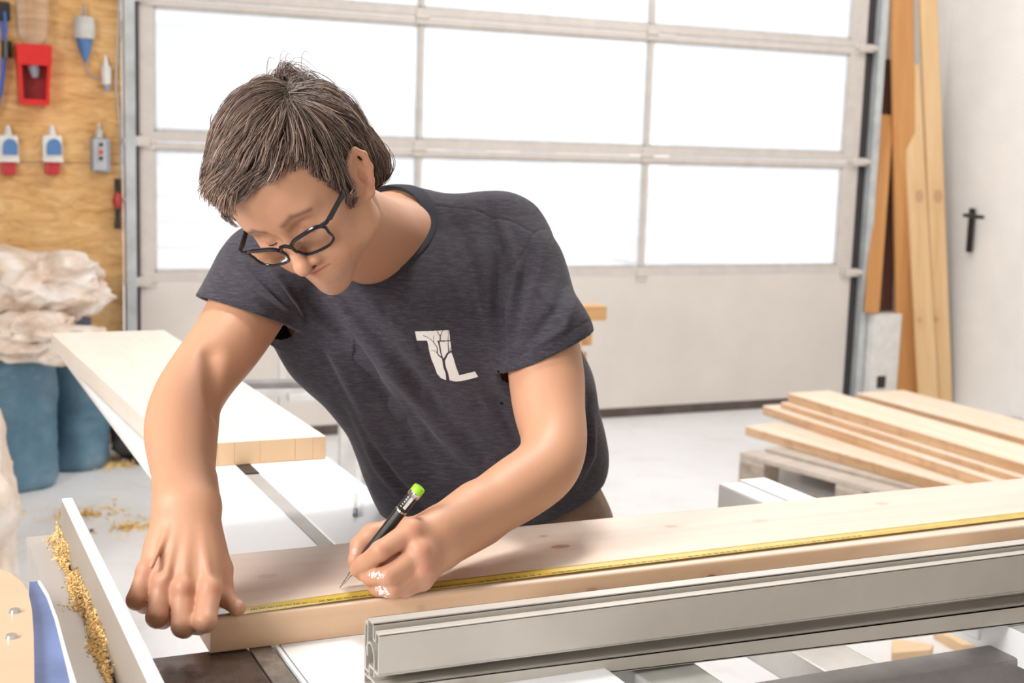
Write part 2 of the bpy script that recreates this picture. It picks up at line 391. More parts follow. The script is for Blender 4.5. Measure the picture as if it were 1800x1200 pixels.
for k in range(6): plb('deck_board', (0, -.12-.155*k, .122), (1.19, -.02-.155*k, .144), PW2)
# planks on the pallet: from upper-left end running towards the camera and right
WP = wood('rough_spruce_plank', (.93, .80, .68), (.80, .60, .43), 1, 1.0, (), .75, 1.0, .35)
WP2 = wood('sawn_spruce_plank', (.95, .81, .68), (.88, .68, .50), 1, .8, (), .7, 1.0, .2)
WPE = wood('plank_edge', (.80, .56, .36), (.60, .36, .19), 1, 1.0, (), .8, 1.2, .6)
def plank(pa, pb, z, w, th, mat, label, ext=2.6):
    """top-left long edge passes over pixels pa -> pb at height z"""
    a = atz(*pa, z+th); b_ = atz(*pb, z+th); d = b_-a; d[2] = 0; L = ext; d /= np.linalg.norm(d)
    sd = np.array([-d[1], d[0], 0]);      # to the left of travel = away from camera side
    an = math.atan2(d[1], d[0])+math.pi/2
    bm = bmesh.new(); bmesh.ops.create_cube(bm, size=1)
    for v in bm.verts: v.co = Vector((v.co.x*w, (v.co.y-.5)*L, (v.co.z+.5)*th))
    bmesh.ops.bevel(bm, geom=bm.edges[:], offset=.004, segments=1, affect='EDGES')
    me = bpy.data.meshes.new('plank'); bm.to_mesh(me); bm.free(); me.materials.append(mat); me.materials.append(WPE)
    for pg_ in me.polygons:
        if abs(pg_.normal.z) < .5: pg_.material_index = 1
    o = bpy.data.objects.new('timber_plank', me); COL.objects.link(o)
    o.location = Vector((a[0]+sd[0]*w/2, a[1]+sd[1]*w/2, z)); o.rotation_euler = (0, 0, an)
    return tag(o, label, 'plank', 'planks piled on the pallet')
plank((1310, 748), (1620, 836), .145, .20, .045, WP, 'bottom rough plank at the front edge of the pallet pile')
plank((1340, 712), (1700, 828), .19, .14, .045, WP, 'second plank up at the front of the pallet pile')
plank((1372, 706), (1700, 808), .235, .15, .03, WP, 'thin bark-edged plank under the wide top plank')
plank((1385, 690), (1780, 808), .265, .24, .045, WP2, 'wide pale plank lying on top of the pile')
plank((1505, 690), (1800, 770), .19, .30, .05, WP2, 'wide pale plank at the back of the pile near the right wall')
plank((1500, 700), (1760, 790), .145, .30, .04, WP2, 'plank under the back plank of the pile near the right wall')

# wooden trestle behind the worker's shoulder
WT = wood('trestle_wood', (.74, .46, .22), (.58, .32, .13), 0)
tr_ = root('wooden_trestle', (2.35, 4.6, 0), 'wooden trestle standing behind the worker, its beam ends past his sleeve', 'trestle')
a = aty(1058, 545, 4.4)
MB().box((a[0]-.80, 4.36, a[2]-.033), (a[0], 4.45, a[2]+.02), .003).build('top_beam', WT, tr_)
MB().box((a[0]-.12, 4.40, a[2]-.13), (a[0]-.035, 4.46, a[2]-.07), .003).build('cross_rail', WT, tr_)
MB().box((a[0]-.13, 4.40, a[2]-.21), (a[0]-.055, 4.46, a[2]-.155), .003).build('cross_rail', WT, tr_)
for dx in (-.12, -.70):
    for s in (-1, 1):
        q = MB(); 
        for (x, y, z) in ((a[0]+dx, 4.405, a[2]-.03),):
            th = .02; b0 = (x, y+s*.25, 0)
            q.prism([(-.02, -.02), (.02, -.02), (.02, .02), (-.02, .02)], 2, 0, 1)
            q.V = [(x+v[0], (y+v[1])*(v[2])+(b0[1]+v[1])*(1-v[2]), v[2]*z) for v in q.V]
        q.build('leg', WT, tr_)

# white metal work stand between plank and worker
ws = root('white_work_stand', (1.5, 4.9, 0), 'white painted metal stand with grey tube seen under the worker\'s raised arm', 'stand')
def post(x0, y0, x1, y1, wpx, Y, mat, nm):
    a = aty(x0, y0, Y); b_ = aty(x1, y1, Y); MB().tube([a, b_], wpx/2*Y/2400*1.05, 8).build(nm, mat, ws, True)
M['standwhite'] = plain('white_painted_steel', (.80, .80, .80), .4)
a = aty(495, 560, 4.9); MB().box((a[0]-.012, 4.88, 0), (a[0]+.012, 4.9, a[2]+.12), .003).build('post', M['standwhite'], ws)
a = aty(612, 660, 4.7); MB().box((a[0]-.03, 4.68, 0), (a[0]+.03, 4.72, a[2]+.04), .003).build('post', M['standwhite'], ws)
a = aty(650, 700, 4.5); MB().box((a[0]-.02, 4.48, 0), (a[0]+.02, 4.52, a[2]+.04), .003).build('post', M['standwhite'], ws)
a = aty(480, 675, 4.6); b_ = aty(541, 674, 4.6); MB().tube([a-(b_-a)*3, b_], .017, 12).build('grey_tube', M['greymetal'], ws, True)
a = aty(505, 697, 4.6); b_ = aty(560, 693, 4.6); MB().box((a[0], 4.57, a[2]-.015), (b_[0], 4.62, a[2]+.015), .004).build('bracket', M['standwhite'], ws)
a = aty(440, 690, 4.75); b_ = aty(640, 690, 4.75); MB().box((a[0], 4.74, a[2]-.02), (b_[0], 4.78, a[2]+.012), .004).build('shelf_rail', M['standwhite'], ws)
# ================================================================ PLYWOOD WALL ITEMS
from mathutils import noise as mn
YW = 6.222
def wp(x, y, off=0.0): return aty(x, y, YW-off)
def wbox(mb, x0, y0, x1, y1, dep, off=0.0, bev=.006):
    a = wp(x0, y1, off+dep/2); b_ = wp(x1, y0, off+dep/2)
    return mb.box((a[0], YW-off-dep, a[2]), (b_[0], YW-off, b_[2]), bev)
# red dispenser with an upturned clear bottle
rd = root('wall_dispenser', wp(55, 180), 'red wall dispenser with clear upturned bottle on the plywood wall', 'dispenser')
a = wp(22, 183); b_ = wp(88, 82); xa, xb, za, zb = a[0]+.01, b_[0]-.005, a[2], b_[2]
mb = MB()
mb.prism([(xa+.012, za), (xb-.014, za), (xb, zb), (xa, zb)], 1, YW-.02, YW)
mb.prism([(xa+.013, za-.001), (xb-.015, za-.001), (xb-.013, za+.022), (xa+.012, za+.022)], 1, YW-.123, YW-.02)   # bottom lip
mb.prism([(xa+.012, za), (xa+.026, za), (xa+.016, zb-.01), (xa+.001, zb-.01)], 1, YW-.12, YW-.02)
mb.prism([(xb-.028, za), (xb-.014, za), (xb-.001, zb-.01), (xb-.016, zb-.01)], 1, YW-.12, YW-.02)
mb.prism([(xa+.003, zb-.085), (xb-.003, zb-.085), (xb, zb), (xa, zb)], 1, YW-.125, YW-.01)
mb.build('housing', M['red'], rd)
MB().prism([(xa+.024, za+.02), (xb-.026, za+.02), (xb-.014, zb-.08), (xa+.014, zb-.08)], 1, YW-.03, YW-.015).build('recess', M['darkred'], rd)
cx = (xa+xb)/2
MB().tube([(cx, YW-.075, zb-.085), (cx+.004, YW-.075, zb-.105), (cx+.006, YW-.075, zb-.135)], [.024, .022, .013], 14).build('nozzle', M['grey'], rd, True)
MB().tube([(cx, YW-.065, zb-.01), (cx, YW-.065, zb+.02), (cx, YW-.065, zb+.05), (cx, YW-.065, zb+.55)], [.03, .055, .066, .066], 20).build('bottle', M['clear'], rd, True)
# air hose with black coupling, top left
ah = root('air_hose', wp(10, 200), 'blue air hose with black coupling hanging at the left of the red dispenser', 'hose')
ax_, az_ = wp(3, 30)[0], wp(3, 30)[2]
MB().box((ax_-.09, YW-.07, az_-.02), (ax_+.03, YW-.005, az_+.06), .01).build('reel_box', M['black'], ah); MB().tube([(ax_+.012, YW-.06, az_-.10), (ax_+.012, YW-.06, az_-.17)], .022, 12).build('coupling', M['black'], ah)
c1 = [wp(5, 25, .05), wp(6, 60, .06), wp(7, 95, .06), wp(5, 130, .06), wp(0, 165, .06), wp(-10, 200, .05)]
MB().tube(c1, .011, 8).build('hose', plain('blue_hose', (.07, .14, .50), .4), ah, True)
MB().tube([wp(8, 20, .09), wp(11, 60, .09)], .006, 8).build('hose', bpy.data.materials['blue_hose'], ah, True)
# hanging plug with blue cone
pg = root('hanging_plug', wp(148, 112), 'white plug with blue cone hanging high on the plywood wall', 'plug')
a = wp(148, 28, .04); b_ = wp(148, 68, .04); c_ = wp(150, 110, .04); s = 6.16/2400
MB().tube([a, a-[0, 0, .006], (a+b_)/2, b_], [.024, .04, .046, .044], 16).build('plug_body', M['lgrey'], pg, True)
MB().tube([b_, b_-[0, 0, .01], (b_+c_)/2, c_], [.034, .034, .024, .006], 16).build('cone', plain('plug_blue', (.09, .22, .50), .4), pg, True)
MB().tube([a+[0, 0, .05], a-[0, 0, .004]], [.004, .007], 8).build('cord_stub', M['grey'], pg, True)
MB().tube([c_, wp(152, 128, .02), wp(166, 138, .01), wp(185, 142, .02)], .003, 6).build('cord', M['grey'], pg, True)
cn = root('cable_connector', wp(186, 160), 'small white cable connector hanging beside the blue coned plug', 'connector')
a = wp(185, 97, .03); b_ = wp(186, 118, .03); c_ = wp(187, 148, .03); d_ = wp(188, 159, .03)
MB().tube([a, (a+b_)/2, b_], [.004, .01, .016], 12).tube([b_, c_], [.023, .02], 12).build('shell', M['white'], cn, True)
MB().tube([c_, d_], [.017, .015], 12).build('tip', M['grey'], cn, True)
# two wall sockets with blue windows and red flaps
def socket(cx_, lab):
    r = root('power_socket', wp(cx_, 308), lab, 'socket', 'red and white wall sockets')
    mb = MB(); wbox(mb, cx_-17, 238, cx_+17, 282, .07, 0, .012)
    p1 = wp(cx_, 239, .03); p0 = wp(cx_, 220, .03)
    mb.tube([p0, (p0+p1)/2, p1], [.008, .014, .02], 10); mb.build('housing', M['white'], r)
    mb = MB(); q0 = wp(cx_+4, 272, .07); q1 = wp(cx_+4, 250, .07)
    n = 16; pr = [(q0[0]-.03, q0[2]), (q0[0]+.03, q0[2])]+[(q0[0]+.03*math.cos(math.pi*i/n), q1[2]-.02+.035*math.sin(math.pi*i/n)) for i in range(n+1)]
    mb.prism(pr, 1, YW-.078, YW-.068).build('window', M['sockblue'], r)
    mb = MB(); wbox(mb, cx_-12, 283, cx_+13, 307, .06, 0, .01); mb.build('flap', M['red2'], r)
    mb = MB(); wbox(mb, cx_-17, 279, cx_+19, 284, .08, 0, .003); mb.build('rim', M['white'], r)
M['red2'] = plain('socket_red', (.58, .04, .05), .4)
socket(14, 'white and red socket with blue window at the left picture edge')
socket(91, 'white and red socket with blue window, right one of the two')
cb_ = root('control_box', wp(176, 303), 'grey push-button control box with red button on the plywood wall', 'switch')
mb = MB(); wbox(mb, 160, 243, 192, 302, .06, 0, .008); mb.build('housing', M['grey'], cb_)
mb = MB(); wbox(mb, 165, 246, 187, 299, .012, .06, .004); mb.build('face_plate', M['lgrey2'] if 'lgrey2' in M else plain('control_face', (.52, .54, .58), .4), cb_)
for yy, mt in ((254, M['black']), (267, M['red']), (278, M['black'])):
    q = wp(177, yy, .07); MB().tube([(q[0], YW-.068, q[2]), (q[0], YW-.085, q[2])], .008, 14).build('push_button', mt, cb_, True)
q = wp(174, 236, .03); MB().tube([q+[0, 0, .02], q-[0, 0, .02]], .016, 12).build('gland', M['lgrey'], cb_, True)
q0 = q+[0, 0, .02]
MB().tube([q0, q0+[0, 0, .03]], .006, 8).build('cord', M['lgrey'], cb_, True)
vl = root('air_valve', wp(206, 402), 'black air coupling with red valve low beside the gate track', 'valve')
a = wp(206, 314, .04); b_ = wp(207, 338, .04); c_ = wp(207, 366, .04); d_ = wp(206, 402, .04)
MB().tube([a, b_], .013, 12).build('inlet', M['black'], vl, True); MB().tube([c_, (c_+d_)/2, d_], [.012, .010, .015], 12).build('barrel', M['black'], vl, True)
MB().tube([b_, (b_+c_)/2, c_], [.014, .024, .016], 12).build('valve_body', plain('valve_red', (.45, .05, .04), .35), vl, True)
q = (b_+c_)/2; MB().tube([q, q+[.045, -.01, .005]], .008, 8).build('lever', M['galv'], vl, True)

# ================================================================ BAGS
def crumple(name, c, r, mat, amp, freq, seed, label=None, cat=None, group=None, sub=5, flat=None, parent=None, squash=1.0):
    bm = bmesh.new(); bmesh.ops.create_icosphere(bm, subdivisions=sub, radius=1)
    for v in bm.verts:
        n = v.co.copy(); off = Vector((seed*3.1, seed*1.7, seed))
        e = squash
        s = Vector([math.copysign(abs(x)**e, x) for x in n])
        q = mn.noise(n*freq+off); q2 = 1-abs(mn.noise(n*freq*2.1+off)*2); q3 = 1-abs(mn.noise(n*freq*5+off)*2)
        k = 1+amp*(q*1.35+q2*.42-.25+q3*.09)
        v.co = Vector((s.x*r[0]*k, s.y*r[1]*k, s.z*r[2]*k))
        if flat is not None and v.co.z < -flat: v.co.z = -flat
    me = bpy.data.meshes.new(name); bm.to_mesh(me); bm.free(); me.materials.append(mat)
    me.polygons.foreach_set('use_smooth', [True]*len(me.polygons))
    o = bpy.data.objects.new(name, me); COL.objects.link(o)
    if parent: o.parent = parent; o.location = Vector(c)-Vector(ORG[parent.name])
    else: o.location = c
    ORG[o.name] = np.array(c, float)
    return tag(o, label, cat, group)
m, t, b = newmat('blue_bag_film', .32)
v = t.coords(); n1 = t.noise(v, 5, 5, .6); n2 = t.noise(t.coords('Object', (6, 6, 16)), 2.0, 6, .7, 1.5)
c = t.ramp(n1, [(.3, (.055, .14, .22)), (.6, (.13, .25, .34)), (.8, (.28, .37, .42))])
c = t.mix(t.math('MULTIPLY', t.ramp(n2, [(.6, (0, 0, 0)), (.75, (1, 1, 1))]), .5), c, (.45, .52, .56))
t.link(c, b.inputs['Base Color']); t.bump(n2, .6, .01); M['bluebag'] = m
m, t, b = newmat('clear_bag_film', .35)
v = t.coords(); n1 = t.noise(v, 4, 5, .65, 1); c = t.ramp(n1, [(.32, (.60, .42, .29)), (.5, (.80, .68, .59)), (.68, (.90, .86, .83))])
t.link(c, b.inputs['Base Color']); t.bump(t.noise(v, 14, 5, .7, 1), .7, .015); M['whitebag'] = m
def sack(cx_, cy_, rr, hgt, seed, label):
    n, mz = 56, 44; V = []; F = []
    for i in range(mz+1):
        f = i/mz
        if f < .08: k = .84+.16*(f/.08)**.5
        elif f > .84: k = max(.25, 1-((f-.84)/.16)**2*.62)
        else: k = 1
        for j in range(n):
            a = 2*math.pi*j/n; d = Vector((math.cos(a), math.sin(a), f*3))
            w = 1+.07*mn.noise(d*1.4+Vector((seed, 0, 0)))+.035*(1-abs(2*mn.noise(Vector((d.x*1.2, d.y*1.2, f*9))+Vector((0, seed, 0)))))+.012*mn.noise(d*7)
            V.append((cx_+rr*k*w*math.cos(a), cy_+rr*k*w*math.sin(a), f*hgt+.02*mn.noise(d*2+Vector((9, seed, 0)))*(0 if f < .03 else 1)))
    for i in range(mz):
        for j in range(n): F.append((i*n+j, i*n+(j+1) % n, (i+1)*n+(j+1) % n, (i+1)*n+j))
    F.append(tuple(range(mz*n, mz*n+n)))
    o = mk('shavings_sack', V, F, M['bluebag'], None, True); return tag(o, label, 'sack', 'blue plastic sacks of shavings')
sack(.445, 5.66, .152, .615, 1.3, 'full blue plastic sack nearest the left picture edge')
sack(.70, 5.92, .135, .60, 4.7, 'full blue plastic sack standing right of and behind the other')
sack(.20, 5.95, .14, .58, 8.2, 'blue plastic sack mostly hidden behind the front one at the picture edge')
crumple('shavings_bag', (.53, 5.68, .80), (.27, .22, .145), M['whitebag'], .30, 1.5, 2.2, 'crumpled whitish plastic bag lying on top of the blue sacks', 'bag', None, 6)
crumple('shavings_bag', (.50, 5.52, .615), (.28, .17, .085), M['whitebag'], .34, 1.9, 5.5, 'flattened tan plastic bag draped under the big whitish bag', 'bag', None, 6)
crumple('shavings_bag', (.17, 4.35, .25), (.17, .2, .33), M['whitebag'], .25, 1.7, 9.1, 'crumpled pale plastic bag cut off at the left picture edge', 'bag', None, 5, .25)
crumple('dark_bundle', (.965, 5.95, .12), (.11, .13, .12), M['rubber'], .3, 1.8, 3.3, 'small dark bundle on the floor right of the blue sacks', 'bundle', None, 4, .12)
bb = root('blue_roll', (.85, 6.08, .55), 'dark blue rolled film end showing above the sacks', 'roll'); bb.location = (.80, 6.0, .60); ORG[bb.name] = np.array((.80, 6.0, .60))
a = aty(135, 560, 6.05); MB().tube([a-[.08, 0, .02], a+[.05, 0, -.04]], [.05, .045], 14).build('roll', plain('navy_film', (.06, .08, .15), .5), bb, True)
MB().tube([(a[0]+.0, a[1], 0), (a[0]+.0, a[1], a[2]-.05)], .03, 10).build('core', M['grey'], bb, True)
# loose shavings on the floor
for (x, y, r, i) in ((215, 818, .07, 0), (230, 928, .06, 1), (150, 905, .09, 2)):
    q = atz(x, y, 0); V = []; F = []
    rs = np.random.RandomState(i+5)
    for k in range(160):
        an = rs.rand()*6.28; rr = r*abs(rs.randn())*.8; p = q+[rr*math.cos(an)*1.6, rr*math.sin(an), .002+rs.rand()*.006]
        d = rs.randn(3)*.006; e = rs.randn(3)*.003; n0 = len(V); V += [p-d-e, p+d-e, p+d+e, p-d+e]; F.append((n0, n0+1, n0+2, n0+3))
    V = np.array(V); V[:, 2] = np.maximum(V[:, 2], .001)
    o = mk('wood_shavings', V, F, M['dust']); tag(o, ['little heap of brown shavings beside the blue sacks', 'spilled sawdust on the floor left of the wrist', 'faint scatter of sawdust in front of the blue sacks'][i], 'shavings', None, 'stuff')
q = atz(448/2.813*1, 935, 0); q = atz(158, 935, 0); tag(MB().tube([q+[0, 0, .006], q+[.012, .003, .006]], .005, 6).build('screw', M['black'], None, True), 'tiny dark screw lying on the floor left of the wrist', 'screw')

# ================================================================ SLIDING TABLE SAW
TZ = .86
saw = root('table_saw', (.42, 2.0, 0), 'panel saw with white sliding carriage and dark cast iron table', 'table saw')
st = MB()
XA, XB, XS0, XS1 = .388, .704, .535, .560
st.box((XA, -.05, TZ-.012), (XS0, 3.72, TZ), .002).box((XS1, -.05, TZ-.012), (XB, 3.72, TZ), .002).box((XA+.085, -.04, TZ-.115), (XB-.085, 3.65, TZ-.01), .004)
st.build('sliding_carriage', M['white_top'], saw)
MB().box((XS0, -.04, TZ-.012), (XS1, 3.70, TZ-.0025)).build('slot_strip', M['slot'], saw)
q = atz(441, 823, TZ)
MB().box((XS0+.0003, 2.225, TZ-.003), (XS1-.0003, 2.34, TZ-.0002), .0005).build('slot_insert', M['black'], saw)
m, t, b = newmat('cast_iron_table', .22, .75)
v = t.coords(); n1 = t.noise(v, 14, 6, .65, .6); c = t.ramp(n1, [(.35, (.10, .075, .07)), (.7, (.26, .215, .20))]); t.link(c, b.inputs['Base Color'])
t.link(t.ramp(t.noise(v, 30, 5), [(.3, (.16,)*3), (.7, (.34,)*3)]), b.inputs['Roughness']); M['cast'] = m
MB().box((-.35, .55, TZ-.045), (.352, 1.452, TZ-.001), .003).build('cast_table', M['cast'], saw)
MB().box((.353, .55, TZ-.04), (.378, 1.452, TZ-.0005), .001).build('blade_insert', plain('scratched_insert', (.42, .40, .38), .3, .7, .2, 60), saw)
MB().box((.381, .55, TZ-.04), (.3855, 1.456, TZ+.001), .0008).build('edge_strip', M['white_top'], saw)
MB().box((-.30, .6, 0), (.37, 1.40, TZ-.045), .01).build('cabinet', M['lgrey'], saw)
MB().box((.48, .3, 0), (.62, 1.3, TZ-.116), .01).build('carriage_support', M['lgrey'], saw)
MB().box((.565, 1.95, 0), (.615, 2.05, TZ-.116), .01).build('support_leg', M['lgrey'], saw)
# outrigger (crosscut) table
ot = root('outrigger_table', (1.1, 1.6, .6), 'aluminium outrigger frame carrying the workpiece right of the carriage', 'frame')
sb = MB().box((1.284, 1.30, .80), (1.330, 1.925, TZ), .004).box((1.334, 1.30, .80), (1.390, 1.94, TZ), .004).box((1.29, 1.22, .79), (1.385, 1.92, .835))
sb.build('side_beam', M['white_top'], ot)
MB().box((1.300, 1.918, .818), (1.322, 1.928, .842), .001).build('end_slot', M['black'], ot)
MB().box((1.318, 1.06, .775), (1.60, 1.236, .812), .004).build('bracket', M['greymetal'], ot)
MB().box((.705, 1.235, .70), (1.9, 1.288, .80), .005).build('front_beam', M['greymetal'], ot)
MB().box((1.035, 1.286, .75), (1.118, 1.66, .795), .004).build('cross_member', M['alu'], ot)
MB().box((.705, 1.60, .74), (1.30, 1.66, .795), .004).build('back_beam', M['alu'], ot)
a = aty(1145, 1185, 1.25)
MB().box((.742, 1.20, .812), (.822, 1.31, .848), .003).build('clamp_block', M['alu2'] if 'alu2' in M else plain('zinc_block', (.50, .51, .48), .45, .3), ot)
MB().box((.75, 1.205, .76), (.815, 1.31, .812), .004).build('clamp_pad', M['black'], ot)
MB().box((1.31, .62, 0), (1.37, .70, .79), .004).build('frame_leg', M['lgrey'], ot)
# offcuts on the floor under the frame
OC = wood('offcut_wood', (.84, .62, .40), (.72, .50, .30), 0)
for i, (pxs, hgt) in enumerate(((((1567, 1138), (1640, 1150), (1632, 1160), (1567, 1165)), .03), (((1640, 1122), (1722, 1118), (1760, 1150), (1690, 1150)), .03))):
    q = [atz(x, y, 0) for x, y in pxs]; c0 = sum(q)/4
    mb = MB().prism([(p[0], p[1]) for p in q][::-1], 2, 0, hgt); o = mb.build('wood_offcut', OC)
    tag(o, ['triangular wood offcut on the floor under the frame', 'flat pale offcut on the floor under the frame, right one'][i], 'offcut')

# crosscut fence: extruded aluminium, profile in (y, z), bottom of the face tapers slightly
fr_ = root('crosscut_fence', (1.0, 1.28, TZ), 'long grey aluminium crosscut fence in front of the workpiece', 'fence')
def sweep(prof_a, prof_b, xa, xb, name, mat, parent, smooth=False):
    n = len(prof_a); V = [(xa, y, z) for y, z in prof_a]+[(xb, y, z) for y, z in prof_b]
    F = [tuple(range(n)), tuple(range(2*n-1, n-1, -1))]+[(i, n+i, n+(i+1) % n, (i+1) % n) for i in range(n)]
    mb = MB().add(V, F); return mb.build(name, mat, parent, smooth)
def strips(rects, name, mat, taper=0.0):
    mb = MB()
    for (y0, z0, y1, z1) in rects:
        mb.box((.440, y0, z0), (2.6, y1, z1), min(.0012, .3*min(y1-y0, z1-z0)))
    o = mb.build(name, mat, fr_)
    for v_ in o.data.vertices:
        x = v_.co.x+1.0; z = v_.co.z+TZ
        if taper and z < .925: v_.co.z -= taper*(x-.44)/.86*min(1, (.925-z)/.04)
    return o
strips([(1.256, .887, 1.2585, .930), (1.256, .9275, 1.268, .9305), (1.2655, .918, 1.268, .930), (1.2655, .918, 1.276, .9205),
        (1.2735, .918, 1.276, .936), (1.2735, .9335, 1.2935, .936), (1.291, .895, 1.2935, .936), (1.2935, .9275, 1.301, .930), (1.2995, .862, 1.302, .930),
        (1.256, .886, 1.286, .889), (1.284, .872, 1.2865, .889), (1.284, .878, 1.300, .8805), (1.2865, .872, 1.3, .874)], 'upper_extrusion', M['fencealu'], .008)
lo_ = strips([(1.254, .861, 1.257, .876), (1.254, .873, 1.286, .876), (1.254, .861, 1.301, .8635)], 'lower_extrusion', M['fencealu'], 0)
for v_ in lo_.data.vertices: v_.co.z -= (.011+.011*(.876-(v_.co.z+TZ))/.015)*max(0, v_.co.x+1.0-.60)/.70
# the arch that ties the extrusion's webs, seen in the open end
mb = MB(); N = 12
for k in range(N):
    a0 = math.pi*k/N; a1 = math.pi*(k+1)/N
    P0 = (1.283-.0125*math.cos(a0), .893+.018*math.sin(a0)); P1 = (1.283-.0125*math.cos(a1), .893+.018*math.sin(a1))
    Q0 = (1.283-.0150*math.cos(a0), .893+.0205*math.sin(a0)); Q1 = (1.283-.0150*math.cos(a1), .893+.0205*math.sin(a1))
    mb.prism([P0, P1, Q1, Q0], 0, .440, 2.6)
mb.box((.44, 1.268, .880), (2.6, 1.2705, .893)).box((.44, 1.2955, .880), (2.6, 1.298, .893)).build('arch_web', M['fencealu'], fr_)

# rip fence with sawdust, left
rf = root('rip_fence', (.185, 1.4, TZ), 'aluminium rip fence with a ridge of sawdust, left of the hand', 'fence')
MB().prism([(.152, .868), (.186, .868), (.186, .897), (.152, .897)], 1, .75, 1.83).build('ledge', plain('ledge_aluminium', (.50, .47, .45), .4, .2, .04, 6), rf)
MB().prism([(.186, .868), (.199, .868), (.2065, .951), (.1945, .951)], 1, .75, 1.80).build('upright', plain('upright_aluminium', (.43, .375, .325), .4, .25, .04, 6), rf)
MB().prism([(.1942, .9505), (.2068, .9505), (.2068, .953), (.1942, .953)], 1, .75, 1.80).build('top_edge', M['white_top'], rf)
rs = np.random.RandomState(3); V = []; F = []
path = [(97, 945), (108, 975), (120, 1010), (132, 1040), (150, 1070), (160, 1100), (172, 1130), (178, 1160), (190, 1195)]
pw = [atz(x, y, .898) for x, y in path]
for k in range(4200):
    u = rs.rand()*(len(pw)-1); i = int(u); f = u-i; c0 = pw[i]*(1-f)+pw[i+1]*f
    spread = .0026*(1.2+.9*math.sin(u*2.3)+.6*math.sin(u*5.1+1))
    if 3.4 < u < 4.4: spread *= 1.5
    dx = rs.randn()*spread; p = c0+[dx, rs.randn()*.012, 0]
    h_ = max(0, .004*math.exp(-(dx/.006)**2))*rs.rand()
    p[2] = .8975+h_
    if p[0] > .184: p[2] = .8975+h_+(p[0]-.184)*3.0
    if p[0] > .190: p[0] = .190; p[2] = .90+rs.rand()*.012
    if p[0] < .153: continue
    d = rs.randn(3)*.0009; e = rs.randn(3)*.0007; n0 = len(V); V += [p-d-e, p+d-e, p+d+e, p-d+e]; F.append((n0, n0+1, n0+2, n0+3))
tag(mk('sawdust_ridge', V, F, M['dust']), 'ridge of yellow sawdust lying along the rip fence ledge', 'sawdust', None, 'stuff')
# blade guard: blue body and beige rounded plate at the left edge
bg_ = root('blade_guard', (.10, 1.25, .90), 'blue saw guard with beige rounded plate and two screws, left corner', 'guard')
def slab_px(pxs, z, th, name, mat, bev=.0):
    q = [atz(x, y, z) for x, y in pxs]; mb = MB().prism([(p[0], p[1]) for p in q], 2, z-th, z); return mb.build(name, mat, bg_)
Zg = .93
slab_px([(128, 1200), (114, 1150), (96, 1085), (82, 1045), (68, 1021), (52, 1022), (50, 1060), (52, 1200), (50, 1290), (150, 1290)], Zg, .035, 'guard_body', M['blue'])
slab_px([(136, 1205), (119, 1150), (101, 1085), (85, 1043), (70, 1019), (66, 1021), (82, 1048), (96, 1087), (112, 1150), (124, 1200), (152, 1290), (162, 1290)], Zg+.002, .040, 'white_trim', M['white'])
arc = [(-90, 985), (-30, 992), (0, 1000), (20, 1008), (38, 1022), (50, 1042), (56, 1070), (59, 1110), (60, 1160), (61, 1290), (-90, 1290)]
slab_px(arc[::-1], Zg+.008, .012, 'cover_plate', M['beige'])
for (x, y) in ((26, 1074), (20, 1119)):
    q = atz(x, y, Zg+.009); mb = MB().tube([(q[0], q[1], Zg+.008), (q[0], q[1], Zg+.0115)], [.0062, .005], 16); mb.build('screw', M['screw'], bg_)
MB().box((-.02, .75, TZ-.001), (.10, 1.35, Zg-.034), .004).build('guard_foot', M['greymetal'], bg_)

# ================================================================ WORKPIECE, TAPE, PENCIL REFILL
BZ = .90
kn = []
for (x, y, s, st_) in ((985, 960, .009, 1.0), (955, 942, .004, .7), (1180, 925, .007, .4), (1335, 915, .008, .3), (470, 1012, .008, .3), (1550, 885, .008, .35)):
    q = atz(x, y, BZ); kn.append((q[0]-1.4, q[1]-1.5535, .0405, s, st_))
for (x, y, s, st_) in ((1250, 1016, .0055, 1.5), (1040, 1040, .006, .6), (740, 1068, .004, .3)):
    q = aty(x, y, 1.44); kn.append((q[0]-1.4, -.1135, q[2]-TZ, s, st_))
MW = wood('planed_pine', (.83, .71, .62), (.74, .58, .47), 0, .7, kn, .42, .8, .12, .04)
def rounded(y0, z0, y1, z1, r, n=5):
    pr = []
    for (cy, cz, a0) in ((y1-r, z1-r, 0), (y0+r, z1-r, 90), (y0+r, z0+r*.4, 180), (y1-r, z0+r*.4, 270)):
        rr = r if a0 < 180 else r*.4
        cy2 = cy if a0 < 180 else (y0+rr if a0 == 180 else y1-rr)
        for k in range(n+1):
            an = R_(a0+90*k/n); pr.append((cy2+rr*math.cos(an), cz+rr*math.sin(an)))
    return pr
mb = MB().prism(rounded(1.44, TZ, 1.667, BZ, .0045), 0, .309, 2.49)
wpce = mb.build('workpiece_board', MW, None, True, (1.4, 1.5535, TZ)); wpce.data.materials.append(wood('pine_side_shade', (.87, .63, .43), (.76, .50, .31), 0, .7, kn, .42, .8, .1, .04))  # side tone paints in the weaker, warmer light on those faces
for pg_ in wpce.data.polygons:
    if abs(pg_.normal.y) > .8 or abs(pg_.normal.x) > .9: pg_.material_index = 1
tag(wpce, 'long planed pine board being marked, lying along the fence', 'board')
MP = wood('glulam_board', (.86, .79, .72), (.80, .71, .62), 1, .6, (), .5, .7, .15, .04)
q = root('glued_panel', (.55, 3.0, TZ), 'thick glue-laminated panel lying on the white sliding carriage', 'panel')
MEND = wood('end_grain', (.80, .56, .35), (.74, .50, .30), 2, .5, (), .6, .7)
xs = [.430, .468, .5035, .5325, .5775, .640, .672, .696]
A0 = np.array([.398, 2.30]); 
pl_end, pl_far = 2.288, 3.66
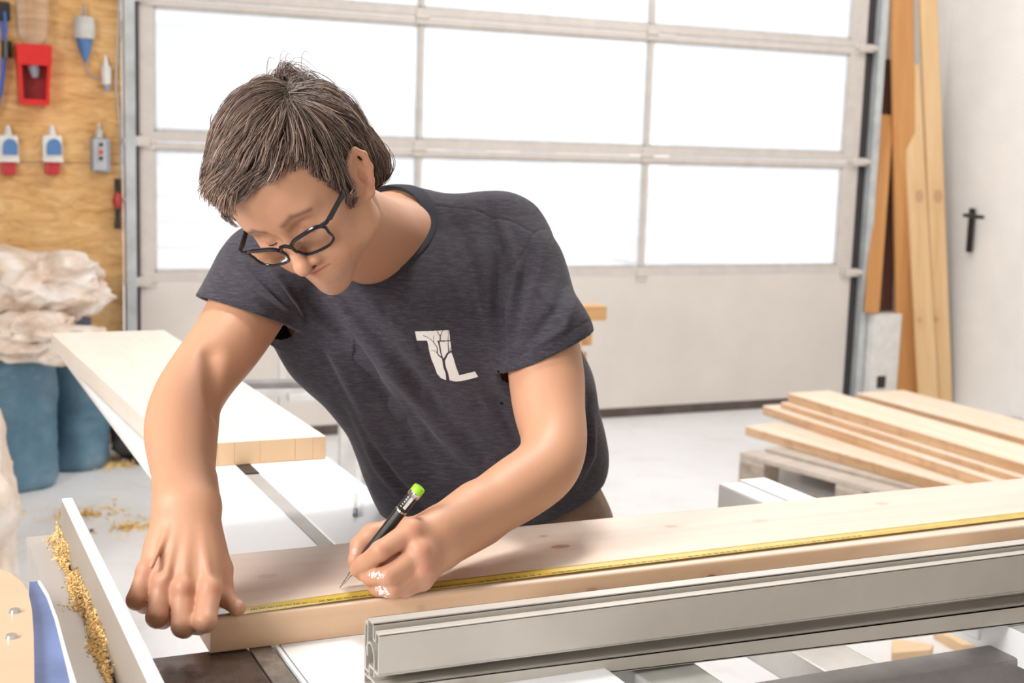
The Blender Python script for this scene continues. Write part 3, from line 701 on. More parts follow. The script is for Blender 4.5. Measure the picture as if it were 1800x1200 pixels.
for k in range(len(xs)-1):
    x0, x1 = xs[k], xs[k+1]; sk0 = -.055+.02*(x0-.43)/.266; sk1 = -.055+.02*(x1-.43)/.266  # panel lies a touch askew
    V = [(x0, pl_end, TZ+.0005), (x1, pl_end, TZ+.0005), (x1+sk1, pl_far, TZ+.0005), (x0+sk0, pl_far, TZ+.0005)]; V += [(a_, b2, TZ+.0405) for a_, b2, _ in V]
    g_ = .0003
    V[0] = (x0+g_, *V[0][1:]); V[4] = (x0+g_, *V[4][1:]); V[1] = (x1-g_, *V[1][1:]); V[5] = (x1-g_, *V[5][1:])
    o = MB().add(V, [(3, 2, 1, 0), (4, 5, 6, 7), (0, 1, 5, 4), (1, 2, 6, 5), (2, 3, 7, 6), (3, 0, 4, 7)]).build('lamella', MP, q); o.data.materials.append(MEND)
    for pg_ in o.data.polygons:
        if abs(pg_.normal.y) > .9: pg_.material_index = 1

# steel tape measure blade
m, t, b = newmat('tape_yellow', .28, .0); v = t.coords()
t.link(t.ramp(t.noise(v, 30, 3), [(.3, (.56, .40, .06)), (.7, (.66, .49, .09))]), b.inputs['Base Color']); M['tape'] = m
TA = np.array([.330, 1.4405]); TB = np.array([2.45, 1.483])
def tape_pt(s, w, lift=0.0):   # s metres along, w 0 (front edge) .. 1 (back edge)
    L = np.linalg.norm(TB-TA); d = (TB-TA)/L; nrm = np.array([-d[1], d[0]]); c = TA+d*s+nrm*(w*.0235)
    z = BZ+.0007+.0028*(2*w-1)**2*min(1, s/.15)+lift
    return (c[0], c[1], z)
V = []; F = []; S = np.linspace(0, 2.12, 160); Wn = 8
for s in S:
    for k in range(Wn+1): V.append(tape_pt(s, k/Wn))
n = len(V); V += [(x, y, z-.0004) for x, y, z in V]
for i in range(len(S)-1):
    for k in range(Wn):
        a = i*(Wn+1)+k; F.append((a, a+Wn+1, a+Wn+2, a+1)); F.append((n+a, n+a+1, n+a+Wn+2, n+a+Wn+1))
for i in range(len(S)-1):
    a = i*(Wn+1); F.append((a, n+a, n+a+Wn+1, a+Wn+1)); a += Wn; F.append((a, a+Wn+1, n+a+Wn+1, n+a))
tape = root('tape_measure', (.33, 1.45, BZ), 'yellow steel tape stretched along the front edge of the pine board', 'tape measure')
mk('tape_blade', V, F, M['tape'], tape, True)
MB().box((.307, 1.446, .888), (.3085, 1.462, .9025)).box((.307, 1.446, .9012), (.335, 1.462, .9024)).build('end_hook', M['screw'], tape)
# printed numerals and ticks: flat print, upside down for the camera, readable from the worker's side
dep_ = bpy.context.evaluated_depsgraph_get()
def glyph(ch):
    cu = bpy.data.curves.new('g', 'FONT'); cu.body = ch; cu.size = .0078; cu.resolution_u = 2; ob = bpy.data.objects.new('g', cu)
    me = ob.to_mesh(); V = [tuple(v_.co) for v_ in me.vertices]; F = [tuple(p.vertices) for p in me.polygons]; w = max(v_[0] for v_ in V)-min(v_[0] for v_ in V); x0 = min(v_[0] for v_ in V)
    V = [((v_[0]-x0), v_[1]) for v_ in V]; ob.to_mesh_clear(); bpy.data.objects.remove(ob); bpy.data.curves.remove(cu); return V, F, w
G = {c_: glyph(c_) for c_ in '0123456789'}
q147 = atz(441, 1074, BZ); dd = (TB-TA)/np.linalg.norm(TB-TA); s147 = (q147[:2]-TA)@dd+.003
blk = [[], []]; M['print_orange'] = plain('print_orange', (.85, .20, .03), .5)
def addp(tgt, V, F): n0 = len(tgt[0]); tgt[0] += V; tgt[1] += [tuple(i+n0 for i in f) for f in F]
for num in range(147, 60, -1):
    s0 = s147+(147-num)*.01; txt = str(num); tw = sum(G[c_][2] for c_ in txt)+.0007*(len(txt)-1); x = 0
    tgt = [[], []] if num % 10 == 0 else blk
    for c_ in txt:
        Vg, Fg, w = G[c_]
        # rotate half a turn: glyph x grows towards -s, glyph y grows towards the front edge
        Vv = [tape_pt(s0+tw/2-(x+vx)*.85, .60-vy/.0235*.95, .00035) for vx, vy in Vg]; addp(tgt, Vv, Fg); x += w+.0007
    if num % 10 == 0: mk('orange_numeral', tgt[0], tgt[1], M['print_orange'], tape)
    sx = s0+.005
    addp(blk, [tape_pt(sx-.0002, 0.02, .0003), tape_pt(sx+.0002, 0.02, .0003), tape_pt(sx+.0002, .24, .0003), tape_pt(sx-.0002, .24, .0003)], [(0, 1, 2, 3)])
    for k in range(1, 10):
        sx2 = sx+k*.001; hh = .16 if k == 5 else .1
        addp(blk, [tape_pt(sx2-.00012, 0.02, .0003), tape_pt(sx2+.00012, 0.02, .0003), tape_pt(sx2+.00012, hh, .0003), tape_pt(sx2-.00012, hh, .0003)], [(0, 1, 2, 3)])
mk('black_numerals', blk[0], blk[1], plain('print_black', (.03, .025, .02), .5), tape)
# clear lead tube lying on the carriage
a = atz(627, 866, TZ+.004); b_ = atz(624, 905, TZ+.004)
lt = root('lead_tube', b_, 'small clear lead tube with dark cap lying on the white carriage', 'tube')
MB().tube([a, b_], .0035, 12).build('tube', M['clear'], lt, True)
MB().tube([b_+(a-b_)*.22, b_], .0038, 12).build('cap', M['grey'], lt, True)
# ================================================================ THE WORKER: signed-distance modelling + surface nets
def A(*v): return np.array(v, float)
def rcone(a, b, ra, rb, k=.012):
    a = A(*a); b = A(*b); return ('c', a, b, ra, rb, k, (a+b)/2, np.linalg.norm(b-a)/2+max(ra, rb))
def ball(c, r, k=.012): return rcone(c, A(*c)+A(0, 0, 1e-5), r, r, k)
def ell(c, ax, r, k=.012):          # ax: 3x3 rows = axes, r radii
    return ('e', A(*c), np.array(ax, float), A(*r), None, k, A(*c), max(r))
def sd(p, X):
    if p[0] == 'c':
        a, b, ra, rb = p[1:5]; ab = b-a; L2 = ab@ab
        t = np.clip(((X-a)@ab)/L2, 0, 1); return np.linalg.norm(X-a-t[:, None]*ab, axis=1)-(ra+(rb-ra)*t)
    if p[0] == 'e':
        c, ax, r = p[1:4]; q = (X-c)@ax.T; k0 = np.linalg.norm(q/r, axis=1); k1 = np.linalg.norm(q/(r*r), axis=1)+1e-9
        return k0*(k0-1)/k1
def smin(a, b, k):
    if k <= 0: return np.minimum(a, b)
    h = np.clip(.5+.5*(b-a)/k, 0, 1); return b*(1-h)+a*h-k*h*(1-h)
class Shape:
    """groups: list of (prims, blend radius of the group into the rest); subs: carved away (prim, k); cuts: callables"""
    def __init__(s): s.g = []; s.subs = []; s.cuts = []; s.off = 0.0
    def group(s, prims, k=.01): s.g.append((prims, k)); return s
    def ev(s, X, R=None, c=None):
        out = None
        for prims, kg in s.g:
            d = None
            for p in prims:
                if R is not None and np.linalg.norm(c-p[6])-p[7]*1.25 > R+.05 and (p[0] == 'c' or np.linalg.norm(c-p[6])-p[7] > R+.05): continue
                v = sd(p, X); d = v if d is None else smin(d, v, p[5])
            if d is None: continue
            out = d if out is None else smin(out, d, kg)
        if out is None: out = np.full(len(X), .1)
        for p, k in s.subs:
            if R is not None and np.linalg.norm(c-p[6])-p[7] > R+.05: continue
            out = -smin(-out, sd(p, X), k)
        out = out-s.off
        for f in s.cuts: out = np.maximum(out, f(X, out))
        return out
def surface(shape, lo, hi, h, B=14, keep=None):
    lo = A(*lo); hi = A(*hi); bs = B*h; nb = np.ceil((hi-lo)/bs).astype(int)
    gi = np.stack(np.meshgrid(*[np.arange(n) for n in nb], indexing='ij'), -1).reshape(-1, 3)
    cen = lo+(gi+.5)*bs; half = bs*.87
    val = shape.ev(cen); act = gi[np.abs(val) < half*1.3+.012]
    r = np.arange(B+1); cg = np.stack(np.meshgrid(r, r, r, indexing='ij'), -1).reshape(-1, 3)
    NB = 1 << 20; keys = []; pos = []; qe = []
    def key(c): return (c[:, 0].astype(np.int64)*(1 << 40))+(c[:, 1].astype(np.int64)*NB)+c[:, 2].astype(np.int64)
    corners = [(0, 0, 0), (1, 0, 0), (0, 1, 0), (1, 1, 0), (0, 0, 1), (1, 0, 1), (0, 1, 1), (1, 1, 1)]
    edges = [(a, b_) for a in range(8) for b_ in range(a+1, 8) if bin(a ^ b_).count('1') == 1]
    for g in act:
        base = g*B; X = lo+(base+cg)*h; c = lo+(g+.5)*bs
        F = shape.ev(X, half, c).reshape(B+1, B+1, B+1)
        if F.min() > 0 or F.max() < 0: continue
        cv = np.stack([F[dx:dx+B, dy:dy+B, dz:dz+B] for dx, dy, dz in corners], -1)
        sg = cv < 0; mixm = sg.any(-1) & ~sg.all(-1); idx = np.argwhere(mixm)
        if not len(idx): continue
        cc = cv[mixm]; acc = np.zeros((len(idx), 3)); cnt = np.zeros(len(idx))
        for a, b_ in edges:
            va, vb = cc[:, a], cc[:, b_]; cr = (va < 0) != (vb < 0); t = np.where(cr, va/np.where(cr, va-vb, 1), 0)
            pa = A(*corners[a]); pb = A(*corners[b_]); acc += np.where(cr[:, None], pa+t[:, None]*(pb-pa), 0); cnt += cr
        pos.append(lo+(base+idx+acc/cnt[:, None])*h); keys.append(key(base+idx+1))
        for ax in range(3):
            o = [0, 0, 0]; o[ax] = 1; ci = corners.index(tuple(o))
            cr = (cc[:, 0] < 0) != (cc[:, ci] < 0)
            if cr.any(): qe.append(np.column_stack([base+idx[cr]+1, np.full(cr.sum(), ax), (cc[cr, 0] < 0)]))
    keys = np.concatenate(keys); pos = np.concatenate(pos); od = np.argsort(keys); keys = keys[od]; pos = pos[od]
    qe = np.concatenate(qe); Q = []
    for ax in range(3):
        s = qe[qe[:, 3] == ax]; c = s[:, :3]; u = (ax+1) % 3; w = (ax+2) % 3
        du = np.zeros(3, int); du[u] = 1; dw = np.zeros(3, int); dw[w] = 1
        ids = []
        ok = np.ones(len(c), bool)
        for cell in (c, c-du, c-du-dw, c-dw):
            k = key(cell); i = np.clip(np.searchsorted(keys, k), 0, len(keys)-1); ok &= keys[i] == k; ids.append(i)
        q = np.stack(ids, 1)[ok]; fl = s[ok, 4].astype(bool); q[~fl] = q[~fl][:, ::-1]; Q.append(q)
    Q = np.concatenate(Q)
    if keep is not None:
        vk = keep(pos); Q = Q[vk[Q].all(1)]; used = np.unique(Q); mp = np.full(len(pos), -1); mp[used] = np.arange(len(used)); pos = pos[used]; Q = mp[Q]
    return pos, Q
def fast_mesh(name, V, Q, mat, parent):
    og = ORG[parent.name]; me = bpy.data.meshes.new(name); me.vertices.add(len(V)); me.vertices.foreach_set('co', (V-og).astype(np.float32).ravel())
    me.loops.add(Q.size); me.loops.foreach_set('vertex_index', Q.astype(np.int32).ravel()); me.polygons.add(len(Q))
    me.polygons.foreach_set('loop_start', np.arange(0, Q.size, Q.shape[1], dtype=np.int32)); me.polygons.foreach_set('loop_total', np.full(len(Q), Q.shape[1], np.int32))
    me.polygons.foreach_set('use_smooth', np.ones(len(Q), bool)); me.update(calc_edges=True); me.validate()
    me.materials.append(mat); o = bpy.data.objects.new(name, me); COL.objects.link(o); o.parent = parent; ORG[o.name] = og
    return o
def setcol(o, C, name='tint'):
    a = o.data.color_attributes.new(name, 'FLOAT_COLOR', 'POINT'); a.data.foreach_set('color', np.column_stack([C, np.ones(len(C))]).astype(np.float32).ravel())
def smooth(V, Q, it=2, lam=.5):
    E_ = np.concatenate([Q[:, [0, 1]], Q[:, [1, 2]], Q[:, [2, 3]], Q[:, [3, 0]]]); 
    for _ in range(it):
        S = np.zeros_like(V); C = np.zeros(len(V))
        for k in range(3): S[:, k] = np.bincount(E_[:, 0], V[E_[:, 1], k], len(V))+np.bincount(E_[:, 1], V[E_[:, 0], k], len(V))
        C = np.bincount(E_[:, 0], minlength=len(V))+np.bincount(E_[:, 1], minlength=len(V))
        V = V+lam*(S/np.maximum(C, 1)[:, None]-V)
    return V
def vnormals(V, Q):
    n = np.cross(V[Q[:, 2]]-V[Q[:, 0]], V[Q[:, 3]]-V[Q[:, 1]]); N = np.zeros_like(V)
    for k in range(3):
        for j in range(4): N[:, k] += np.bincount(Q[:, j], n[:, k], len(V))
    return N/(np.linalg.norm(N, axis=1)[:, None]+1e-12)

per = root('person', (.93, 1.93, 0), 'man in a dark grey T-shirt bending over the board, marking it with a pencil', 'person')

# ---- head frame (camera axes: x right, y down, z away) -> world
def c2w(v): return A(*v) @ CM
HL = c2w((.84, -.24, -.49)); HL /= np.linalg.norm(HL)
HU = c2w((-.52, -.62, -.59)); HU -= HL*(HU@HL); HU /= np.linalg.norm(HU)
HF = np.cross(HU, HL); 
if HF @ c2w((0, .75, -.65)) < 0: HF = -HF
HS = 1.0
HO = P(491, 404, 1.665)
def Hd(x, y, z): return HO+HS*(x*HL+y*HF+z*HU)
HAX = np.array([HL, HF, HU])
def hl(X): return ((X-HO)@HAX.T)/HS
def hell(c, r, k): return ell(Hd(*c), HAX, [q*HS for q in r], k)
def hc(a, b, ra, rb, k): return rcone(Hd(*a), Hd(*b), ra*HS, rb*HS, k)
def hb(c, r, k): return ball(Hd(*c), r*HS, k)

head = [hell((0, -.098, .027), (.0755, .098, .083), .02), hell((0, -.052, -.012), (.067, .052, .062), .03),
        hell((0, -.052, .038), (.060, .050, .048), .03),
        hc((0, -.014, -.108), (0, -.020, -.100), .014, .018, .02)]
for s in (-1, 1):
    head += [hc((s*.012, -.020, -.100), (s*.052, -.072, -.074), .016, .018, .024), hc((s*.052, -.072, -.074), (s*.062, -.086, -.03), .018, .016, .02),
             hb((s*.038, -.030, -.040), .024, .022), hc((s*.030, -.028, -.065), (s*.045, -.055, -.070), .022, .024, .02),
             hc((s*.010, -.010, .011), (s*.044, -.020, .010), .009, .008, .014)]
head += [hc((0, -.020, -.070), (0, -.020, -.085), .024, .020, .022)]
nose = [hc((0, -.008, -.002), (0, .013, -.048), .0074, .0095, .008), hb((0, .0165, -.0545), .0100, .008), hb((-.0132, .003, -.0560), .0078, .006), hb((.0132, .003, -.0560), .0078, .006),
        hc((0, -.002, -.056), (0, .010, -.060), .006, .005, .006)]
lips = [hc((-.020, -.0035, -.0725), (-.006, .0045, -.0675), .0028, .0042, .003), hc((.020, -.0035, -.0725), (.006, .0045, -.0675), .0028, .0042, .003), hc((-.006, .0045, -.0675), (.006, .0045, -.0675), .0042, .0042, .003),
        hc((-.018, -.0045, -.0755), (0, .0025, -.0785), .0028, .0058, .003), hc((.018, -.0045, -.0755), (0, .0025, -.0785), .0028, .0058, .003)]
chin = [hb((0, -.006, -.105), .0155, .012)]
lids = []
for s in (-1, 1): lids += [hb((s*.0315, -.0195, -.0155), .0128, .003)]
ears = []
for s in (-1, 1):
    E0, E1, E2 = .008, .012, -.014
    rim = [(.064, -.086, -.006), (.071, -.089, .012), (.078, -.098, .022), (.083, -.111, .020), (.085, -.118, .005), (.082, -.115, -.013), (.077, -.105, -.027), (.072, -.095, -.036), (.067, -.089, -.033)]
    rim = [(a_+E0, b_+E1, c_+E2) for a_, b_, c_ in rim]
    for a_, b_ in zip(rim[:-1], rim[1:]): ears.append(hc((s*a_[0], a_[1], a_[2]), (s*b_[0], b_[1], b_[2]), .0044, .0044, .003))
    ears += [hell((s*.0785, -.091, -.013), (.0075, .019, .034), .006), hb((s*.079, -.083, -.048), .0068, .006), hc((s*.074, -.072, -.028), (s*.075, -.074, -.036), .0050, .0045, .004),
             hc((s*.0835, -.096, .0), (s*.086, -.098, -.024), .0038, .0035, .003)]

# ---- arms (pixel, pixel, distance)
def chain(pts, k=.006, sub=5):
    """smooth limb: Catmull-Rom through (px, py, distance, radius)"""
    q = np.array([list(P(a, b_, c))+[r] for a, b_, c, r in pts]); q = np.vstack([2*q[0]-q[1], q, 2*q[-1]-q[-2]]); o = []
    for i in range(1, len(q)-2):
        for u in np.arange(sub)/sub:
            o.append(.5*((2*q[i])+(-q[i-1]+q[i+1])*u+(2*q[i-1]-5*q[i]+4*q[i+1]-q[i+2])*u*u+(-q[i-1]+3*q[i]-3*q[i+1]+q[i+2])*u**3))
    o.append(q[-2]); return [rcone(o[i][:3], o[i+1][:3], o[i][3], o[i+1][3], k) for i in range(len(o)-1)]
armR = chain([(470, 470, 1.94, .058), (436, 540, 1.885, .0515), (398, 603, 1.83, .0465), (358, 655, 1.785, .0430), (329, 703, 1.738, .0420), (319, 752, 1.69, .0430), (320, 800, 1.642, .0385), (325, 848, 1.593, .0325), (328, 880, 1.56, .0280)])
armR += [rcone(P(312, 850, 1.588), P(309, 890, 1.548), .0225, .0225, .02), rcone(P(340, 850, 1.588), P(349, 890, 1.55), .0215, .0235, .02)]
hR = [rcone(P(303, 905, 1.556), P(276, 1003, 1.524), .0170, .0130, .012), rcone(P(278, 960, 1.530), P(276, 1008, 1.516), .0120, .0115, .010), rcone(P(306, 890, 1.552), P(265, 1000, 1.515), .0205, .0125, .012), rcone(P(318, 890, 1.548), P(290, 1018, 1.504), .0205, .0130, .012),
      rcone(P(335, 890, 1.548), P(325, 1028, 1.497), .0205, .0135, .012), rcone(P(350, 890, 1.552), P(368, 1030, 1.500), .0205, .0138, .012),
      rcone(P(352, 920, 1.56), P(372, 985, 1.530), .020, .0165, .014)]
kn_ = [ball(P(258, 1002, 1.507), .0105, .006), ball(P(288, 1022, 1.494), .0108, .006), ball(P(323, 1033, 1.487), .0112, .006), ball(P(371, 1034, 1.489), .0112, .006)]
for (xa, ya, xb, yb) in ((318, 900, 292, 1015), (336, 900, 324, 1022), (350, 905, 368, 1025), (306, 905, 266, 995)):
    kn_.append(rcone(P(xa, ya, 1.5315), P(xb, yb, 1.4865), .0026, .0032, .006))
def finger(pts, r): return [rcone(pts[i], pts[i+1], r[i], r[i+1], .004) for i in range(len(pts)-1)]
fR = [finger([P(259, 1004, 1.512), P(240, 1054, 1.492), P(254, 1062, 1.520), P(262, 1050, 1.536)], [.0120, .0108, .0098, .0088]),
      finger([P(288, 1024, 1.500), P(276, 1084, 1.478), P(286, 1088, 1.508), P(296, 1080, 1.526)], [.0128, .0118, .0104, .0092]),
      finger([P(323, 1036, 1.494), P(321, 1100, 1.468), P(324, 1104, 1.500), P(328, 1090, 1.520)], [.0130, .0120, .0106, .0092]),
      finger([P(369, 1036, 1.494), P(361, 1092, 1.462), P(350, 1098, 1.486), P(344, 1088, 1.508)], [.0130, .0118, .0104, .0092])]
tR = [rcone(P(362, 935, 1.555), P(387, 1000, 1.532), .0185, .0135, .01), rcone(P(387, 1000, 1.532), P(396, 1050, 1.514), .0135, .0105, .006),
      rcone(P(396, 1050, 1.514), P(418, 1068, 1.506), .0105, .0092, .004)]
armL = chain([(912, 500, 1.975, .042), (948, 580, 1.915, .047), (960, 655, 1.88, .0500), (965, 715, 1.852, .0465), (974, 775, 1.815, .0415), (958, 822, 1.778, .0410), (905, 862, 1.735, .0400), (845, 900, 1.688, .0345), (800, 928, 1.65, .0275), (775, 944, 1.628, .0235)])
armL += [rcone(P(832, 888, 1.685), P(768, 928, 1.62), .0235, .0215, .02), rcone(P(842, 925, 1.695), P(776, 968, 1.635), .0235, .0215, .02)]
hLp = [ball(P(700, 985, 1.605), .0200, .012), ball(P(672, 985, 1.604), .0130, .012), rcone(P(768, 934, 1.625), P(722, 934, 1.588), .0215, .0150, .014), rcone(P(770, 948, 1.625), P(738, 968, 1.580), .0215, .0150, .014),
       rcone(P(770, 960, 1.630), P(742, 996, 1.583), .0205, .0140, .014), rcone(P(770, 970, 1.635), P(742, 1020, 1.592), .0185, .0130, .014),
       rcone(P(762, 930, 1.640), P(690, 935, 1.630), .0210, .0140, .016)]
knL = [ball(P(724, 931, 1.580), .0102, .012), ball(P(740, 969, 1.574), .0102, .012), ball(P(744, 998, 1.578), .0098, .012)]
fL = [finger([P(722, 934, 1.584), P(669, 968, 1.566), P(641, 990, 1.580), P(628, 1000, 1.590)], [.0135, .0118, .0102, .0094]),
      finger([P(738, 972, 1.580), P(683, 1012, 1.562), P(652, 1014, 1.582), P(636, 1006, 1.600)], [.0132, .0116, .0100, .0092]),
      finger([P(742, 1000, 1.584), P(690, 1036, 1.566), P(664, 1034, 1.588), P(652, 1022, 1.604)], [.0120, .0105, .0092, .0085]),
      finger([P(743, 1020, 1.592), P(712, 1036, 1.578), P(690, 1036, 1.594), P(676, 1028, 1.610)], [.0110, .0095, .0088, .0080])]
tL = [rcone(P(705, 930, 1.640), P(655, 940, 1.628), .0160, .0135, .01), rcone(P(655, 940, 1.628), P(634, 958, 1.622), .0135, .0125, .006), rcone(P(634, 958, 1.622), P(625, 985, 1.612), .0120, .0095, .004)]
# neck and the torso under the shirt
nb = Hd(0, -.098, -.065)
neck = [rcone(nb, P(690, 425, 1.945), .050, .055, .03), rcone(Hd(0, -.06, -.075), P(655, 450, 1.915), .040, .042, .03), rcone(P(695, 415, 1.97), P(790, 435, 2.02), .050, .055, .03),
        rcone(Hd(.045, -.105, -.04), P(668, 470, 1.90), .018, .014, .02)]
TR = [rcone(P(495, 500, 1.965), P(700, 445, 2.03), .068, .085, .06), rcone(P(700, 445, 2.03), P(870, 440, 2.025), .085, .078, .06), rcone(P(870, 440, 2.025), P(912, 482, 1.985), .076, .060, .05),
      rcone(P(610, 590, 2.00), P(730, 560, 1.99), .085, .100, .06), rcone(P(730, 560, 1.99), P(850, 560, 1.99), .100, .100, .06),
      rcone(P(610, 590, 2.00), P(712, 700, 2.05), .085, .084, .06), rcone(P(730, 560, 1.99), P(820, 700, 2.06), .100, .105, .06), rcone(P(850, 560, 1.99), P(925, 700, 2.06), .100, .092, .06),
      rcone(P(712, 700, 2.05), P(752, 810, 2.09), .084, .085, .06), rcone(P(820, 700, 2.06), P(855, 820, 2.11), .105, .110, .06), rcone(P(925, 700, 2.06), P(956, 810, 2.11), .092, .086, .06),
      rcone(P(752, 810, 2.09), P(780, 900, 2.12), .085, .088, .06), rcone(P(855, 820, 2.11), P(880, 920, 2.15), .110, .110, .06), rcone(P(956, 810, 2.11), P(948, 900, 2.14), .086, .088, .06)]
def shape_skin():
    s = Shape()
    s.group(TR, .02)
    s.off = 0
    return s
torso = Shape(); torso.group(TR, .02)
sleeveR = [rcone(P(480, 475, 1.955), P(418, 580, 1.85), .074, .058, .03), rcone(P(450, 500, 1.93), P(400, 560, 1.87), .060, .050, .03)]
sleeveL = [rcone(P(914, 482, 1.975), P(953, 600, 1.91), .061, .066, .03), rcone(P(955, 600, 1.91), P(962, 660, 1.885), .066, .064, .03)]
shirtS = Shape(); shirtS.group(TR, .02); shirtS.group(sleeveR, .035); shirtS.group(sleeveL, .028)
# neck opening plane
c0, c1, c2 = P(692, 322, 2.065), P(750, 400, 1.955), P(640, 490, 1.895)
pn = np.cross(c1-c0, c2-c0); pn /= np.linalg.norm(pn)
if pn @ (HO-c1) < 0: pn = -pn
ncen = P(652, 402, 1.965)
NKE = ell(ncen, CM, (.080, .073, .125))
def necksp(X): return sd(NKE, X)   # negative inside the opening
# sleeve hems
def plane3(a, b_, c, side):
    n = np.cross(b_-a, c-a); n /= np.linalg.norm(n)
    if (side-a)@n < 0: n = -n
    return a, n
hemR = plane3(P(368, 530, 1.885), P(488, 566, 1.83), P(430, 545, 1.80), P(330, 700, 1.75))
hemL = plane3(P(1042, 580, 1.92), P(880, 652, 1.905), P(962, 628, 1.84), P(960, 800, 1.8))
def cutR(X): # positive beyond the hem, only near this arm
    d = (X-hemR[0])@hemR[1]; a, b_ = P(425, 560, 1.87), P(335, 690, 1.75); ab = b_-a; t = np.clip(((X-a)@ab)/(ab@ab), 0, 1.2)
    near = np.linalg.norm(X-a-t[:, None]*ab, axis=1)-.090; return np.minimum.reduce([d, -near, torso.ev(X)-.002])
def cutL(X):
    d = (X-hemL[0])@hemL[1]
    a, b_ = P(955, 600, 1.90), P(965, 760, 1.82); ab = b_-a; t = np.clip(((X-a)@ab)/(ab@ab), 0, 1.2); near = np.linalg.norm(X-a-t[:, None]*ab, axis=1)-.085
    return np.minimum.reduce([d, -near, torso.ev(X)-.009])
tax = P(860, 900, 2.13)-P(760, 560, 1.99); tax /= np.linalg.norm(tax)
hb0, hbn = plane3(P(1052, 838, 2.10), P(925, 925, 2.03), P(700, 935, 2.08), P(900, 1100, 2.2))
skin = Shape()
class SkinShape(Shape):
    def ev(s, X, R=None, c=None):
        a = s.body.ev(X, R, c)
        t = torso.ev(X, R, c)+.0045
        return smin(a, t, .012) if True else a
body = Shape()
body.group(head, .02).group(nose, .007).group(lips, .003).group(chin, .01).group(ears, .003).group(neck, .022)
for s in (-1, 1):
    body.subs.append((hell((s*.030, .004, -.014), (.0185, .0175, .0125), 1), .014))
    body.subs.append((hell((s*.0075, .006, -.0625), (.0028, .0042, .0035), 1), .003))
    body.subs.append((hell((s*.0875, -.086, -.026), (.0065, .0080, .012), 1), .004))
body.subs.append((rcone(Hd(-.021, -.0005, -.0738), Hd(-.004, .0085, -.0728), .0010*HS, .0012*HS, 1), .0025))
body.subs.append((rcone(Hd(.021, -.0005, -.0738), Hd(.004, .0085, -.0728), .0010*HS, .0012*HS, 1), .0025))
body.subs.append((rcone(Hd(-.004, .0085, -.0728), Hd(.004, .0085, -.0728), .0012*HS, .0012*HS, 1), .0025))
class Body2(Shape):                     # sockets are carved first, then eyelids, arms and hands are joined
    def ev(s, X, R=None, c=None):
        a = body.ev(X, R, c)
        for prims, k in s.more:
            d = None
            for p in prims:
                if R is not None and np.linalg.norm(c-p[6])-p[7] > R+.04: continue
                v = sd(p, X); d = v if d is None else smin(d, v, p[5])
            if d is not None: a = smin(a, d, k)
        t = torso.ev(X, R, c)+.0065+.017*np.clip((sd(NKE, X)-.012)/.03, 0, 1)
        a = smin(a, t, .012)
        return -smin(-a, sd(CREASE, X), .026)
CREASE = rcone(P(372, 625, 1.752), P(392, 722, 1.690), .002, .003, 1)
B2 = Body2(); B2.more = [(lids, .004), (armR, .02), (hR+kn_, .012)]+[(f, .0055) for f in fR]+[(tR, .006), (armL, .012), (hLp+knL, .012)]+[(f, .0035) for f in fL]+[(tL, .004)]
lo = A(.15, 1.3, .80); hi = A(1.25, 2.35, 1.62)
import time as _t; _t0 = _t.time()
V, Q = surface(B2, lo, hi, .0020)
print('body', len(V), _t.time()-_t0)
V = smooth(V, Q, 2, .4)
# surface detail: knuckle creases, tendons, veins are in the shape; here only tiny finger creases
N = vnormals(V, Q)
q = hl(V)
# ---- skin colour: pink, stubble and lips belong to the skin
def bl(c, r): return np.exp(-np.sum(((q-A(*c))/A(*r))**2, axis=1))
base = A(.60, .325, .200); Cc = np.tile(base, (len(V), 1))
def tint(w, col): 
    global Cc
    w = np.clip(w, 0, 1)[:, None]; Cc = Cc*(1-w)+A(*col)*w
def nz(V, f, seed=0): 
    return np.array([mn.noise(Vector(v*f)+Vector((seed, 0, 0))) for v in V])
vis = (q[:, 1] > -.14) & (np.abs(q[:, 0]) < .1) & (q[:, 2] > -.14) & (q[:, 2] < .14)
tint(.45*(bl((.045, -.035, -.040), (.022, .03, .018))+bl((-.045, -.035, -.040), (.022, .03, .018))), (.66, .30, .21))
tint(.45*bl((0, .016, -.043), (.012, .014, .010)), (.66, .30, .21))
tint(.5*bl((.080, -.09, -.026), (.016, .02, .028)), (.66, .27, .18))
stub = bl((0, .0, -.102), (.036, .03, .016))*.6+bl((.052, -.06, -.07), (.012, .035, .026))*.40+bl((-.052, -.06, -.07), (.012, .035, .026))*.40+bl((.03, -.025, -.092), (.025, .03, .014))*.45+bl((-.03, -.025, -.092), (.025, .03, .014))*.45
idx = np.where(stub > .03)[0]; sp = np.zeros(len(V)); sp[idx] = [mn.noise(Vector(v*900))*.5+.55 for v in V[idx]]
tint(stub*(.65+.9*sp), (.27, .165, .12))
mus = bl((0, .004, -.0625), (.0235, .014, .0062))
idx = np.where(mus > .03)[0]; sp = np.zeros(len(V)); sp[idx] = [mn.noise(Vector(v*800))*.5+.6 for v in V[idx]]
tint(mus*(.5+.8*sp)*.95, (.20, .115, .08))
lipw = np.clip(bl((0, .004, -.0735), (.0195, .012, .0072))*1.5-.45, 0, 1)*(q[:, 1] > -.012); tint(lipw*.9, (.52, .17, .14)); tint(.8*np.exp(-((q[:, 2]+.0733)/.0011)**2)*(np.abs(q[:, 0]) < .024)*(q[:, 1] > -.014), (.20, .07, .05))
